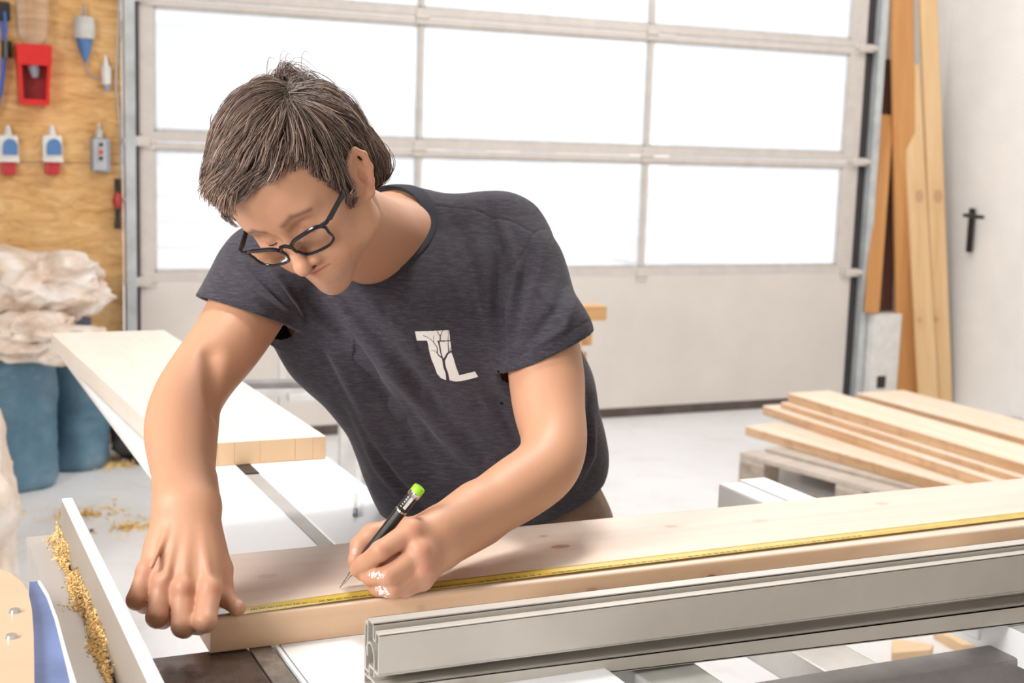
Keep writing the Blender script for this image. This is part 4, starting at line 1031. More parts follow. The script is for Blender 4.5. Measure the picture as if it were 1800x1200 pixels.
for s in (-1, 1):     # eyebrows and lash line
    for (x0, z0, x1, z1, w) in ((.014, .0075, .030, .0125, .0040), (.030, .0125, .050, .006, .0032)):
        a_ = A(s*x0, z0); b_ = A(s*x1, z1); ab = b_-a_; p2 = q[:, [0, 2]]; t = np.clip(((p2-a_)@ab)/(ab@ab), 0, 1); d = np.linalg.norm(p2-a_-t[:, None]*ab, axis=1)
        wgt = np.exp(-(d/w)**2)*(q[:, 1] > -.05)
        idx = np.where(wgt > .03)[0]; sp = np.zeros(len(V)); sp[idx] = [mn.noise(Vector(v*700))*.5+.65 for v in V[idx]]
        tint(wgt*(.5+.6*sp), (.17, .095, .065))
    tint(.35*bl((s*.031, -.01, -.006), (.018, .02, .007)), (.50, .26, .18))
px_, py_, pd_ = proj(V)
hand = np.zeros(len(V))
for (x, y, r) in ((256, 1004, 14), (286, 1026, 14), (322, 1036, 15), (369, 1036, 15), (724, 930, 15), (744, 966, 13), (746, 998, 12), (668, 968, 10), (682, 1014, 9), (690, 1040, 9), (224, 1054, 10), (267, 1098, 10)):
    hand += np.exp(-((px_-x)**2+(py_-y)**2)/(r*r))*(pd_ < 1.70)
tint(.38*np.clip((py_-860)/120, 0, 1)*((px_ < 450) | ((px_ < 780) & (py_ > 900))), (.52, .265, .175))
tint(.50*np.clip(hand, 0, 1), (.60, .23, .155))
m, t, b = newmat('skin', .50, 0, .48); at = t.add('ShaderNodeVertexColor', layer_name='tint')
vv = t.coords(); n1 = t.noise(vv, 38, 5, .6); n2 = t.noise(vv, 700, 2)
cc_ = t.mix(t.math('MULTIPLY', n1, .22), at.outputs[0], (.60, .28, .19)); t.link(cc_, b.inputs['Base Color'])
b.inputs['Subsurface Weight'].default_value = .12; b.inputs['Subsurface Radius'].default_value = (.010, .004, .002); b.inputs['Subsurface Scale'].default_value = .6
t.bump(n2, .12, .0006); M['skin'] = m
bo = fast_mesh('body', V, Q, M['skin'], per); setcol(bo, Cc)
bvb = BVHTree.FromPolygons([tuple(v) for v in V], [tuple(map(int, f)) for f in Q])
# chips of white glue stuck to two knuckles
rs = np.random.RandomState(11); gm = plain('dried_glue', (.86, .84, .82), .6); Vg = []; Fg = []
for (x, y, n) in ((652, 1010, 16), (668, 1010, 12), (674, 1040, 26), (668, 1036, 12)):
    for k in range(n):
        xx = x+rs.randn()*4.5; yy = y+rs.randn()*3; r = (np.array([(xx-900)/FPX, (yy-600)/FPX, 1.0]) @ CM); h_ = bvb.ray_cast(Vector(CAMLOC), Vector(r).normalized())
        if h_[0] is None or not len(h_): continue
        p = np.array(h_[0])+np.array(h_[1])*.0002; nn = np.array(h_[1]); u = np.cross(nn, [0, 0, 1]); u /= np.linalg.norm(u); w = np.cross(nn, u)
        a_ = rs.rand()*6.28; s1, s2 = .0011+.0012*rs.rand(), .0005+.0006*rs.rand(); e1 = (u*math.cos(a_)+w*math.sin(a_))*s1; e2 = (w*math.cos(a_)-u*math.sin(a_))*s2; n0 = len(Vg)
        Vg += [p-e1-e2, p+e1-e2, p+e1+e2, p-e1+e2, p+nn*.0006]; Fg += [(n0, n0+1, n0+4), (n0+1, n0+2, n0+4), (n0+2, n0+3, n0+4), (n0+3, n0, n0+4)]
tag(mk('glue_flakes', Vg, Fg, gm, per), kind='stuff')

for nm, a_, b_, w_ in (('fingernail', P(413, 1057, 1.4985), P(425, 1063, 1.4965), .0062), ('fingernail', P(625, 962, 1.6105), P(622, 976, 1.6040), .0058)):
    ax_ = b_-a_; L_ = np.linalg.norm(ax_); ax_ /= L_; vw_ = a_-CAMLOC; vw_ /= np.linalg.norm(vw_); sdv = np.cross(ax_, vw_); sdv /= np.linalg.norm(sdv); V_ = []; F_ = []
    for i in range(7):
        for j in range(7):
            u_, v_ = (i/6*2-1)*.72, (j/6*2-1)*.72; r_2 = u_*abs(math.sqrt(max(0, 1-v_*v_/2))); s_2 = v_*math.sqrt(max(0, 1-u_*u_/2))
            p_ = (a_+b_)/2+ax_*r_2*L_*.55+sdv*s_2*w_*.85; h_ = bvb.ray_cast(Vector(CAMLOC), Vector(p_-CAMLOC).normalized()); V_.append(np.array(h_[0])+np.array(h_[1])*.0004 if h_[0] is not None else p_)
    for i in range(6):
        for j in range(6): F_.append((i*7+j, i*7+j+1, (i+1)*7+j+1, (i+1)*7+j))
    mk(nm, V_, F_, M['nail'] if 'nail' in M else M.setdefault('nail', plain('nail', (.60, .36, .27), .4)), per, True)
# ---- eyes behind the lowered lids
for s in (-1, 1):
    bm = bmesh.new(); bmesh.ops.create_uvsphere(bm, u_segments=24, v_segments=16, radius=.0117*HS); me = bpy.data.meshes.new('eyeball'); bm.to_mesh(me); bm.free()
    me.polygons.foreach_set('use_smooth', [True]*len(me.polygons)); me.materials.append(M['white']); o = bpy.data.objects.new('eyeball', me); COL.objects.link(o); o.parent = per
    o.location = Vector(Hd(s*.0315, -.0192, -.0168)-ORG[per.name]); ORG[o.name] = Hd(s*.0315, -.0192, -.0168)
    # lash line: a thin curved fringe along the lid's lower rim
    pts = []
    for k in range(9):
        an = R_(-62+124*k/8); pts.append(Hd(s*.0315+.0131*math.sin(an)*.97, -.0195+.0131*math.cos(an)*.93, -.0215-.0012*math.cos(an)))
    MB().tube(pts, [.0003]+[.0008]*7+[.0003], 6).build('eyelashes', M['lash'] if 'lash' in M else M['black'], per, True)

# ================================================================ T-SHIRT
class Shirt(Shape):
    def ev(s, X, R=None, c=None):
        a = shirtS.ev(X, R, c)
        a = np.maximum(a, -necksp(X)); a = np.maximum(a, cutR(X)); a = np.maximum(a, cutL(X)); a = np.maximum(a, (X-hb0)@hbn)
        hd_ = np.minimum(np.abs((X-hemR[0])@hemR[1]), np.abs((X-hemL[0])@hemL[1])); inner = shirtS.ev(X, R, c)+.0070+.0135*np.clip((hd_-.012)/.03, 0, 1)
        return np.maximum(a, -inner)
    pass
V, Q = surface(Shirt(), A(.25, 1.5, .78), A(1.30, 2.40, 1.50), .0027)
print('shirt', len(V), _t.time()-_t0)
V = smooth(V, Q, 3, .5); N = vnormals(V, Q)
x, y, d = proj(V); view = V-CAMLOC; view /= np.linalg.norm(view, axis=1)[:, None]; facing = np.clip(-(N*view).sum(1)*3, 0, 1)
def pl_dist(x, y, pts):
    best = np.full(len(x), 1e9); tt = np.zeros(len(x)); n = len(pts)-1
    for i in range(n):
        a = A(*pts[i]); b_ = A(*pts[i+1]); ab = b_-a; t = np.clip(((x-a[0])*ab[0]+(y-a[1])*ab[1])/(ab@ab), 0, 1)
        dx = x-a[0]-t*ab[0]; dy = y-a[1]-t*ab[1]; dd_ = np.hypot(dx, dy); m_ = dd_ < best; best[m_] = dd_[m_]; tt[m_] = (i+t[m_])/n
    return best, tt
disp = np.zeros(len(V)); rsf = np.random.RandomState(17)
folds = [ # (polyline in photograph pixels, width px, height m)
 ([(520, 540), (575, 610), (640, 720), (700, 830)], 15, .007), ([(545, 520), (610, 600), (690, 720), (760, 830)], 13, -.008), ([(575, 510), (650, 600), (730, 700), (800, 790)], 16, .006),
 ([(600, 520), (690, 620), (770, 720), (850, 800)], 14, -.006), ([(500, 490), (545, 570), (600, 680), (650, 780)], 11, -.005), ([(640, 520), (700, 580), (740, 640)], 14, .004),
 ([(560, 620), (620, 720), (668, 820), (720, 890)], 9, .004), ([(690, 800), (740, 860), (800, 900)], 12, .004), ([(660, 780), (700, 850), (750, 905)], 8, -.004),
 ([(860, 360), (880, 440), (876, 540), (880, 620)], 9, -.007), ([(885, 400), (905, 480), (895, 570)], 10, .005), ([(840, 400), (855, 480), (862, 560)], 12, .004), ([(810, 400), (830, 470), (845, 540)], 9, -.004),
 ([(780, 420), (800, 500), (830, 570)], 8, .002), ([(930, 440), (915, 520), (905, 600)], 8, -.003), ([(1000, 480), (980, 540), (930, 600)], 10, -.003), ([(1015, 520), (990, 580), (940, 615)], 8, .0025), ([(960, 420), (940, 500), (925, 560)], 9, .0025),
 ([(415, 480), (450, 520), (495, 550)], 7, .003), ([(440, 470), (480, 510), (520, 550)], 6, -.0035), ([(470, 480), (500, 520), (530, 560)], 7, .003),
 ([(1035, 700), (1030, 780), (1000, 850)], 6, -.004), ([(1045, 740), (1040, 800), (1010, 860)], 5, .003), ([(1022, 720), (1015, 800), (985, 870)], 6, .003),
 ([(760, 700), (820, 790), (900, 850)], 18, .004), ([(700, 690), (780, 800), (860, 870)], 14, -.004), ([(870, 690), (890, 740), (915, 790)], 10, -.0015)]
for pts, w, a_ in folds:
    dd_, tt = pl_dist(x, y, pts); disp += 1.8*a_*np.exp(-(dd_/w)**2)*np.sin(np.pi*np.clip(tt*.86+.07, 0, 1))**.7*facing
for pts, w in (([(748, 360), (830, 368), (905, 392), (940, 412)], 2.0), ([(940, 408), (905, 470), (885, 560), (884, 640)], 2.0), ([(940, 408), (978, 396)], 2.0), ([(1036, 562), (960, 607), (878, 634)], 1.8), ([(372, 515), (440, 530), (496, 552)], 1.8)):
    dd_, tt = pl_dist(x, y, pts); disp += -.0016*np.exp(-(dd_/w)**2)*facing
for k_ in range(46):
    xc, yc = rsf.uniform(560, 1000), rsf.uniform(500, 880); an = R_(rsf.uniform(35, 75)); ln_ = rsf.uniform(18, 55); pts = [(xc-ln_*math.cos(an), yc-ln_*math.sin(an)), (xc+rsf.uniform(-6, 6), yc), (xc+ln_*math.cos(an), yc+ln_*math.sin(an))]
    dd_, tt = pl_dist(x, y, pts); disp += rsf.choice([-1, 1])*rsf.uniform(.0008, .0022)*np.exp(-(dd_/rsf.uniform(4, 8))**2)*np.sin(np.pi*tt)*facing
nf = np.array([mn.noise(Vector(v*11))*.0022+mn.noise(Vector(v*26)+Vector((5, 0, 0)))*.0008 for v in V]); disp += nf
hd_ = np.minimum(np.abs((V-hemR[0])@hemR[1])+10*(x > 620), np.abs((V-hemL[0])@hemL[1])+10*(x < 800)); disp *= np.clip(hd_/.02, .15, 1)
V = V+N*disp[:, None]
m, t, b = newmat('heather_jersey', .92, 0, .2); vv = t.coords('Object', (1, 1, 1)); n1 = t.noise(t.coords('Object', (60, 60, 420)), 1.0, 4, .7); n2 = t.noise(vv, 900, 2, .6); n3 = t.noise(vv, 7, 3)
c = t.ramp(t.math('ADD', t.math('MULTIPLY', n1, .6), t.math('MULTIPLY', n2, .4)), [(.32, (.022, .022, .031)), (.5, (.043, .041, .055)), (.70, (.100, .094, .113))])
c = t.mix(t.math('MULTIPLY', n3, .25), c, (.075, .055, .065))
t.link(c, b.inputs['Base Color']); t.bump(n2, .25, .0008); b.inputs['Sheen Weight'].default_value = .10; b.inputs['Sheen Roughness'].default_value = .5; M['jersey'] = m
sh = fast_mesh('t_shirt', V, Q, M['jersey'], per)
bvs = BVHTree.FromPolygons([tuple(v) for v in V], [tuple(map(int, f)) for f in Q])
# collar band
class Collar(Shape):
    def ev(s, X, R=None, c=None):
        a = shirtS.ev(X, R, c); pd = (X-c1)@pn
        rad = np.linalg.norm(X-ncen, axis=1)-.150
        e = necksp(X); return np.maximum.reduce([a-.0022, -(a+.0060), -e, e-.019])
Vc, Qc = surface(Collar(), A(.4, 1.6, 1.05), A(.95, 2.2, 1.5), .0022)
Vc = smooth(Vc, Qc, 3, .5); m, t, b = newmat('rib_knit', .9, 0, .2); b.inputs['Base Color'].default_value = (.045, .046, .060, 1); t.bump(t.noise(t.coords(), 500, 2), .3, .001)
co = fast_mesh('collar', Vc, Qc, m, sh)
# chest print: white tree-and-letter emblem laid on the cloth
outline = [(370, 318), (560, 312), (820, 300), (835, 440), (849, 530), (850, 595), (880, 670), (910, 780), (955, 895), (1160, 845), (1205, 915), (1100, 945), (990, 970), (900, 977), (850, 965), (790, 960), (750, 948), (710, 930), (660, 870), (625, 770), (590, 690), (570, 620), (552, 540), (545, 490), (530, 440), (395, 440)]
strokes = [((812, 985), (800, 930), 46, 42), ((800, 930), (792, 870), 42, 34), ((792, 870), (762, 790), 34, 32), ((762, 790), (746, 690), 34, 34), ((738, 690), (712, 600), 18, 16), ((712, 600), (684, 455), 16, 22), ((670, 445), (845, 440), 14, 16),
           ((752, 700), (800, 610), 30, 24), ((800, 610), (860, 572), 22, 22), ((818, 600), (808, 480), 16, 12), ((808, 480), (812, 290), 9, 6), ((702, 445), (705, 385), 16, 14), ((705, 385), (735, 295), 12, 7), ((705, 385), (655, 305), 12, 7),
           ((735, 672), (680, 630), 18, 14), ((680, 630), (660, 590), 13, 11), ((664, 600), (664, 530), 12, 10), ((664, 530), (610, 450), 10, 8), ((610, 450), (555, 405), 8, 7), ((555, 405), (482, 372), 7, 9), ((660, 600), (625, 572), 8, 6), ((625, 572), (585, 566), 6, 7), ((618, 460), (615, 375), 6, 6), ((826, 570), (848, 525), 7, 6)]
g_ = 3.2; gx = np.arange(350, 1225, g_); gy = np.arange(285, 995, g_); GX, GY = np.meshgrid(gx, gy, indexing='ij')
cx_, cy_ = GX+g_/2, GY+g_/2; ins = np.zeros(cx_.shape, bool); j = len(outline)-1
for i in range(len(outline)):
    xi, yi = outline[i]; xj, yj = outline[j]
    cnd = ((yi > cy_) != (yj > cy_)) & (cx_ < (xj-xi)*(cy_-yi)/((yj-yi) if yj != yi else 1e-9)+xi); ins ^= cnd; j = i
for (a, b_, w0, w1) in strokes:
    a = A(*a); b_ = A(*b_); ab = b_-a; t_ = np.clip(((cx_-a[0])*ab[0]+(cy_-a[1])*ab[1])/(ab@ab), 0, 1); dd_ = np.hypot(cx_-a[0]-t_*ab[0], cy_-a[1]-t_*ab[1]); ins &= dd_ > (w0+(w1-w0)*t_)/2
ids = {}; Vp = []; Fp = []
def vid(i, j):
    if (i, j) in ids: return ids[i, j]
    X_, Y_ = 680+gx[i]/7.5, 540+gy[j]/7.5; r = np.array([(X_-900)/FPX, (Y_-600)/FPX, 1.0]) @ CM; h_ = bvs.ray_cast(Vector(CAMLOC), Vector(r).normalized())
    if h_[0] is None: ids[i, j] = -1; return -1
    ids[i, j] = len(Vp); Vp.append(np.array(h_[0])-(Vector(r).normalized()*.0009)); return ids[i, j]
for i, j in np.argwhere(ins):
    if i+1 >= len(gx) or j+1 >= len(gy): continue
    f = [vid(i, j), vid(i+1, j), vid(i+1, j+1), vid(i, j+1)]
    if min(f) >= 0: Fp.append(f)
mk('chest_print', Vp, Fp, plain('print_white', (.80, .78, .77), .8, 0, .02, 300), sh, True)
print('print', len(Fp), _t.time()-_t0)

# ================================================================ TROUSERS, BELT, BOOTS
pel = P(880, 925, 2.16); 
hipL = P(955, 935, 2.16); hipR = P(825, 945, 2.17)
kneeL = A(1.08, 2.02, .48); footL = A(1.10, 2.12, .09); kneeR = A(.86, 2.10, .48); footR = A(.85, 2.20, .09)
legs = [rcone(hipR, hipL, .108, .108, .05), rcone(P(800, 900, 2.14), P(948, 895, 2.145), .085, .090, .04), rcone(hipL, kneeL, .100, .068, .04), rcone(kneeL, footL, .066, .055, .04), rcone(hipR, kneeR, .100, .068, .04), rcone(kneeR, footR, .066, .055, .04)]
Ts = Shape(); Ts.group(legs, .03)
bt = plane3(P(1046, 850, 2.14), P(925, 905, 2.06), P(800, 925, 2.07), P(900, 1100, 2.2)); bax = bt[1]
class Tr(Shape):
    def ev(s, X, R=None, c=None):
        return np.maximum.reduce([Ts.ev(X, R, c), -((X-bt[0])@bax), .035-X[:, 2]])
Vt, Qt = surface(Tr(), A(.62, 1.6, .02), A(1.35, 2.45, 1.1), .006); Vt = smooth(Vt, Qt, 3, .5)
Nt_ = vnormals(Vt, Qt); Vt = Vt+Nt_*np.array([mn.noise(Vector(v*9))*.006+mn.noise(Vector(v*22))*.002 for v in Vt])[:, None]
M['canvas'] = plain('work_trousers', (.30, .21, .155), .9, 0, .12, 25, .3, 900)
fast_mesh('trousers', Vt, Qt, M['canvas'], per)
Tb = Shape(); Tb.group([rcone(P(782, 895, 2.13), P(945, 888, 2.145), .094, .094, .04), rcone(P(860, 890, 2.14), P(880, 895, 2.15), .112, .112, .05)], .03)
class Belt(Shape):
    def ev(s, X, R=None, c=None):
        pd = (X-bt[0])@bax; return np.maximum.reduce([Tb.ev(X, R, c), -(pd+.022), pd-.022])
Vb, Qb = surface(Belt(), A(.6, 1.6, .7), A(1.3, 2.4, 1.15), .005); fast_mesh('belt', smooth(Vb, Qb, 2), Qb, plain('plum_belt', (.065, .035, .045), .6), per)
for f_, s in ((footL, 1), (footR, -1)):
    Bs = Shape(); dirn = A(-.25, -.97, 0)
    Bs.group([rcone(f_+A(0, 0, .06), f_-A(0, 0, .03), .058, .050, .03), rcone(f_-A(0, 0, .035), f_+dirn*.15-A(0, 0, .045), .048, .042, .03), rcone(f_+A(.0, .03, -.04), f_, .045, .045, .02)], .02)
    class Bt(Shape):
        def ev(s_, X, R=None, c=None): return np.maximum(Bs.ev(X, R, c), .001-X[:, 2])
    Vb, Qb = surface(Bt(), f_-A(.15, .3, .12), f_+A(.15, .15, .2), .006); fast_mesh('boot', smooth(Vb, Qb, 2), Qb, M['leather'] if 'leather' in M else M['rubber'], per)
# ================================================================ HAIR
def hr(n): return n
HV = Shape()
HV.group([hell((0, -.102, .032), (.0885, .110, .093), .02), hc((0, -.03, .075), (-.005, -.01, .070), .030, .024, .02), hc((.028, -.035, .062), (-.03, -.03, .070), .030, .028, .02),
          hc((.045, -.14, .03), (.054, -.148, -.052), .040, .028, .02), hc((-.045, -.14, .03), (-.052, -.150, -.03), .040, .028, .02), hc((.070, -.056, .02), (.0715, -.058, -.030), .0095, .0075, .012)], .02)
def zline(y): return np.interp(y, [-.21, -.135, -.118, -.105, -.084, -.074, -.066, -.052, -.045, -.037, -.028, .03], [-.100, -.095, -.04, .006, .004, -.014, -.042, -.040, .000, .044, .074, .078])
class HairVol(Shape):
    def ev(s, X, R=None, c=None):
        a = HV.ev(X, R, c); q = hl(X); z = zline(q[:, 1]); b_ = body.ev(X, R, c)
        d = np.maximum(a, (z-q[:, 2])*.7)
        ear = np.minimum(sd(hell((.090, -.090, -.012), (.020, .027, .030), 1), X), sd(hell((-.090, -.090, -.012), (.020, .027, .030), 1), X))
        return np.maximum.reduce([d, -(b_+.003), -ear])
hv = HairVol()
Vh, Qh = surface(hv, HO-.22, HO+.22, .0026); Vh = smooth(Vh, Qh, 2); 
m, t, b = newmat('hair', .42, 0, .35); at = t.add('ShaderNodeVertexColor', layer_name='tint'); t.link(at.outputs[0], b.inputs['Base Color']); M['hair'] = m
b.inputs['Anisotropic'].default_value = .4
hair = fast_mesh('hair', Vh-vnormals(Vh, Qh)*.0035, Qh, M['hair'], per); setcol(hair, np.tile(A(.060, .038, .030), (len(Vh), 1)))
bvh = BVHTree.FromPolygons([tuple(v) for v in Vh], [tuple(map(int, f)) for f in Qh])
def onhair(x, y, dflt):
    r = (np.array([(x-900)/FPX, (y-600)/FPX, 1.0]) @ CM); h_ = bvh.ray_cast(Vector(CAMLOC), Vector(r).normalized())
    return np.array(h_[0]) if h_[0] is not None else P(x, y, dflt)
guides = [[(498, 172), (450, 195), (405, 245), (375, 300), (350, 345)], [(500, 178), (458, 222), (425, 285), (392, 328), (360, 352)], [(502, 182), (482, 235), (462, 288), (425, 328), (380, 356)],
          [(505, 185), (512, 240), (500, 285), (455, 325), (405, 350)], [(508, 188), (532, 235), (540, 275), (515, 305)], [(512, 185), (560, 230), (582, 285), (598, 325), (603, 352)],
          [(514, 180), (580, 215), (616, 258), (624, 298), (618, 345)], [(515, 172), (590, 192), (640, 228), (660, 258), (676, 300)], [(512, 165), (560, 158), (620, 178), (658, 222), (680, 275)], [(500, 162), (460, 165), (420, 195), (390, 240), (368, 290)]]
gm_, gd_ = [], []
for g in guides:
    pts = [onhair(x, y, 1.70) for x, y in g]
    for a, b_ in zip(pts[:-1], pts[1:]):
        for f in (0.15, .5, .85): gm_.append(a+(b_-a)*f); gd_.append((b_-a)/np.linalg.norm(b_-a))
gm_ = np.array(gm_); gd_ = np.array(gd_); whorl = onhair(506, 168, 1.70)
def hsdf(X): return HV.ev(X)
def grad(fn, X, e=.0015):
    g = np.stack([fn(X+A(*[e if i == k else 0 for i in range(3)]))-fn(X-A(*[e if i == k else 0 for i in range(3)])) for k in range(3)], 1); return g/(np.linalg.norm(g, axis=1)[:, None]+1e-9)
def flow(X, Nn):
    d2 = ((X[:, None, :]-gm_[None])**2).sum(-1); w = 1/(d2+1e-5)**2.2; w /= w.sum(1)[:, None]; F = w @ gd_
    near = np.sqrt(d2.min(1)); rad = X-whorl; rad /= np.linalg.norm(rad, axis=1)[:, None]+1e-9
    f = np.clip((near-.02)/.035, 0, 1)[:, None]; F = F*(1-f)+rad*f
    F -= Nn*(F*Nn).sum(1)[:, None]; return F/(np.linalg.norm(F, axis=1)[:, None]+1e-9)
rs = np.random.RandomState(21)
NC = 1500; fi = rs.randint(0, len(Qh), NC*3); cand = Vh[Qh[fi]].mean(1); ncand = grad(hsdf, cand); ok = (hsdf(cand) > -.004); cand = cand[ok][:NC]
ex = whorl+rs.randn(260, 3)*.012; ex -= grad(hsdf, ex)*hsdf(ex)[:, None]; cand = np.concatenate([cand, ex]); C0 = cand.copy(); n0_ = len(C0); STEPS = 11; step = rs.uniform(.0052, .0082, n0_)[:, None]
ql = hl(C0); side = (ql[:, 1] < -.045) & (ql[:, 2] < .01); step[side] *= .55
path = [C0.copy()]; Pp = C0.copy(); Dprev = None; lift = rs.uniform(.0, .0055, n0_); lift[side] *= .4; nzs = rs.randn(n0_, 3)*.12
tilt = rs.randn(n0_)*.22
for k in range(STEPS):
    Nn = grad(hsdf, Pp); D = flow(Pp, Nn); D = D+np.cross(Nn, D)*(tilt*math.cos(k*.35))[:, None]; 
    if Dprev is not None: D = D*.55+Dprev*.45
    D /= np.linalg.norm(D, axis=1)[:, None]; Pn = Pp+D*step
    s_ = hsdf(Pn); q = hl(Pn); out = (q[:, 2] < zline(q[:, 1])) & (q[:, 1] > -.04)
    tgt = lift*math.sin(math.pi*min(1, (k+1)/STEPS*.9)); pull = np.where(out, .25, .85); Nn = grad(hsdf, Pn); Pn = Pn-Nn*((s_-tgt)*pull)[:, None]
    bs = body.ev(Pn); fix = bs < .0015
    if fix.any(): gN = grad(body.ev, Pn[fix]); Pn[fix] += gN*(.0015-bs[fix])[:, None]
    # strands stop past the hairline at the forehead
    q = hl(Pn); stop = (q[:, 2] < zline(q[:, 1])-.001-.014*rs.rand(len(q))**3) & (q[:, 0] > -.045); stop |= (q[:, 1] < -.05) & (q[:, 2] < zline(q[:, 1])-.004)
    stop |= (np.abs(q[:, 0]) > .080) & (q[:, 1] > -.115) & (q[:, 1] < -.068) & (q[:, 2] < .010)
    Pn[stop] = Pp[stop]+(Pn[stop]-Pp[stop])*.12
    path.append(Pn.copy()); Dprev = D; Pp = Pn
path = np.array(path)     # steps+1, n, 3
def ribbons(paths, offs, r0, cols, name, parent, mat):
    """paths (S, n, 3); one three-sided tapering tube per strand"""
    S, n, _ = paths.shape; T = np.gradient(paths, axis=0); T /= np.linalg.norm(T, axis=2)[..., None]+1e-9
    upv = A(.3, -.5, .8); u = np.cross(T, upv); u /= np.linalg.norm(u, axis=2)[..., None]+1e-9; w = np.cross(T, u); tt = np.linspace(0, 1, S)
    prof = np.sin(np.pi*np.clip(tt*.93+.06, 0, 1))**.45
    V = np.zeros((n, S, 3, 3))
    for k in range(3):
        an = 2*math.pi*k/3; V[:, :, k] = np.transpose(paths+(u*math.cos(an)+w*math.sin(an))*(r0[None, :, None]*prof[:, None, None]), (1, 0, 2))
    V = V.reshape(-1, 3); idx = np.arange(n*S*3).reshape(n, S, 3); a = idx[:, :-1]; b_ = idx[:, 1:]
    Q = np.stack([a, np.roll(a, -1, 2), np.roll(b_, -1, 2), b_], -1).reshape(-1, 4)
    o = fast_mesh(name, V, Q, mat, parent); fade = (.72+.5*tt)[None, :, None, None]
    C = np.clip(cols[:, None, None, :]*fade, 0, 1)*np.ones((n, S, 3, 1)); setcol(o, C.reshape(-1, 3)); return o
allp, allr, allc = [], [], []
CH = 9
for c_ in range(CH):
    off = rs.randn(n0_, 3)*.0029; Nn = grad(hsdf, path[0]); 
    tt = np.linspace(0, 1, STEPS+1)[:, None, None]; pp = path+off[None]*(1-.72*tt)+Nn[None]*(rs.uniform(-.0025, .0012, n0_))[None, :, None]
    wv = np.sin(tt*rs.uniform(3, 8, n0_)[None, :, None]+rs.rand(n0_)[None, :, None]*6)*rs.randn(n0_, 3)[None]*.0006; pp = pp+wv
    bs_ = None
    allp.append(pp); allr.append(rs.uniform(.00030, .00066, n0_))
    sh_ = np.clip(rs.lognormal(0, .32, n0_), .45, 2.0)[:, None]; clump = np.random.RandomState(5).lognormal(0, .30, n0_)[:, None]; allc.append(A(.195, .134, .108)*sh_*clump)
# the tuft that stands up at the crown and falls over to the right
n1_ = 280; tp = []
for k in range(n1_):
    f = rs.rand(); x0, y0 = 500+rs.randn()*11, 168+rs.randn()*7; hh = rs.uniform(30, 66); ln = rs.uniform(25, 95); st_ = []
    left = rs.rand() < .25
    for i in range(STEPS+1):
        u = i/STEPS
        if left: x_ = x0-18*u+30*u*u; y_ = y0-hh*math.sin(u*2.0)*.95
        else: x_ = x0-14*math.sin(u*3.0)+ln*u**1.25; y_ = y0-hh*math.sin(min(1, u*1.02)*math.pi*.86)*(1-.25*u)+(8+ln*.10)*u
        st_.append(P(x_, y_, 1.700+.035*u+.012*(f-.5)))
    tp.append(st_)
allp.append(np.transpose(np.array(tp), (1, 0, 2))); allr.append(rs.uniform(.00030, .00060, n1_)); allc.append(A(.22, .155, .125)*np.clip(rs.lognormal(0, .3, n1_), .5, 2)[:, None])
# loose fringe that hangs past the forehead on the left
n2_ = 260; tp = []
for k in range(n2_):
    f = rs.rand(); s0 = (rs.uniform(385, 440), rs.uniform(255, 300)); e = (352+62*f+rs.randn()*4, 340+42*f**.8+rs.randn()*4); mx = (s0[0]+e[0])/2-14-10*(1-f); my = (s0[1]+e[1])/2+8*f
    a = onhair(*s0, 1.66); dz = proj(a)[2]; st_ = []
    for i in range(STEPS+1):
        u = i/STEPS; x_ = (1-u)**2*s0[0]+2*u*(1-u)*mx+u*u*e[0]; y_ = (1-u)**2*s0[1]+2*u*(1-u)*my+u*u*e[1]; st_.append(P(x_, y_, dz-.004+(.004+.02*(1-f))*u))
    tp.append(st_)
tp = np.array(tp); sh0 = tp.shape; fl = tp.reshape(-1, 3); bs = body.ev(fl); fx = bs < .002
for _ in range(2):
    if fx.any(): gN = grad(body.ev, fl[fx]); fl[fx] += gN*(.0025-bs[fx])[:, None]; bs = body.ev(fl); fx = bs < .002
allp.append(np.transpose(fl.reshape(sh0), (1, 0, 2))); allr.append(rs.uniform(.0004, .0008, n2_)); allc.append(A(.22, .15, .115)*np.clip(rs.lognormal(0, .35, n2_), .5, 2)[:, None])
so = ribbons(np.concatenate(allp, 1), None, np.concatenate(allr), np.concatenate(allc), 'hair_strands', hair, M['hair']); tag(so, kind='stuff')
print('hair', _t.time()-_t0)

# ================================================================ EYEGLASSES
gr = root('eyeglasses', Hd(0, .012, -.012), 'black rectangular eyeglasses low on the man\'s nose', 'glasses')
M['acetate'] = plain('black_acetate', (.012, .012, .018), .18)
m = bpy.data.materials.new('lens_glass'); m.use_nodes = True; t = NT(m)
for n in list(t.n): t.n.remove(n)
out = t.add('ShaderNodeOutputMaterial'); tr = t.add('ShaderNodeBsdfTransparent'); gl = t.add('ShaderNodeBsdfGlossy'); fz = t.add('ShaderNodeFresnel'); fz.inputs[0].default_value = 1.6; mx_ = t.add('ShaderNodeMixShader')
tr.inputs[0].default_value = (.95, .97, .97, 1); gl.inputs['Roughness'].default_value = .02; t.link(fz.outputs[0], mx_.inputs[0]); t.link(tr.outputs[0], mx_.inputs[1]); t.link(gl.outputs[0], mx_.inputs[2]); t.link(mx_.outputs[0], out.inputs[0]); M['lens'] = m
rim_all = MB()
def lens_pt(s, u, v, grow=0.0):    # u,v in -1..1
    x = .0345+u*(.0268+grow); z = -.0265+v*(.0172+grow)+.0035*(u)*(1 if v > 0 else .2)
    y = .0105+.0035*(v)-.10*(x-.03)-.8*max(0, x-.03)**2*6
    return Hd(s*x, y, z)
def sup(n, e=3.2):
    o = []
    for k in range(n):
        a = 2*math.pi*k/n; c_, s_ = math.cos(a), math.sin(a); o.append((math.copysign(abs(c_)**(2/e), c_), math.copysign(abs(s_)**(2/e), s_)*(1 if s_ > 0 else 1)))
    return o
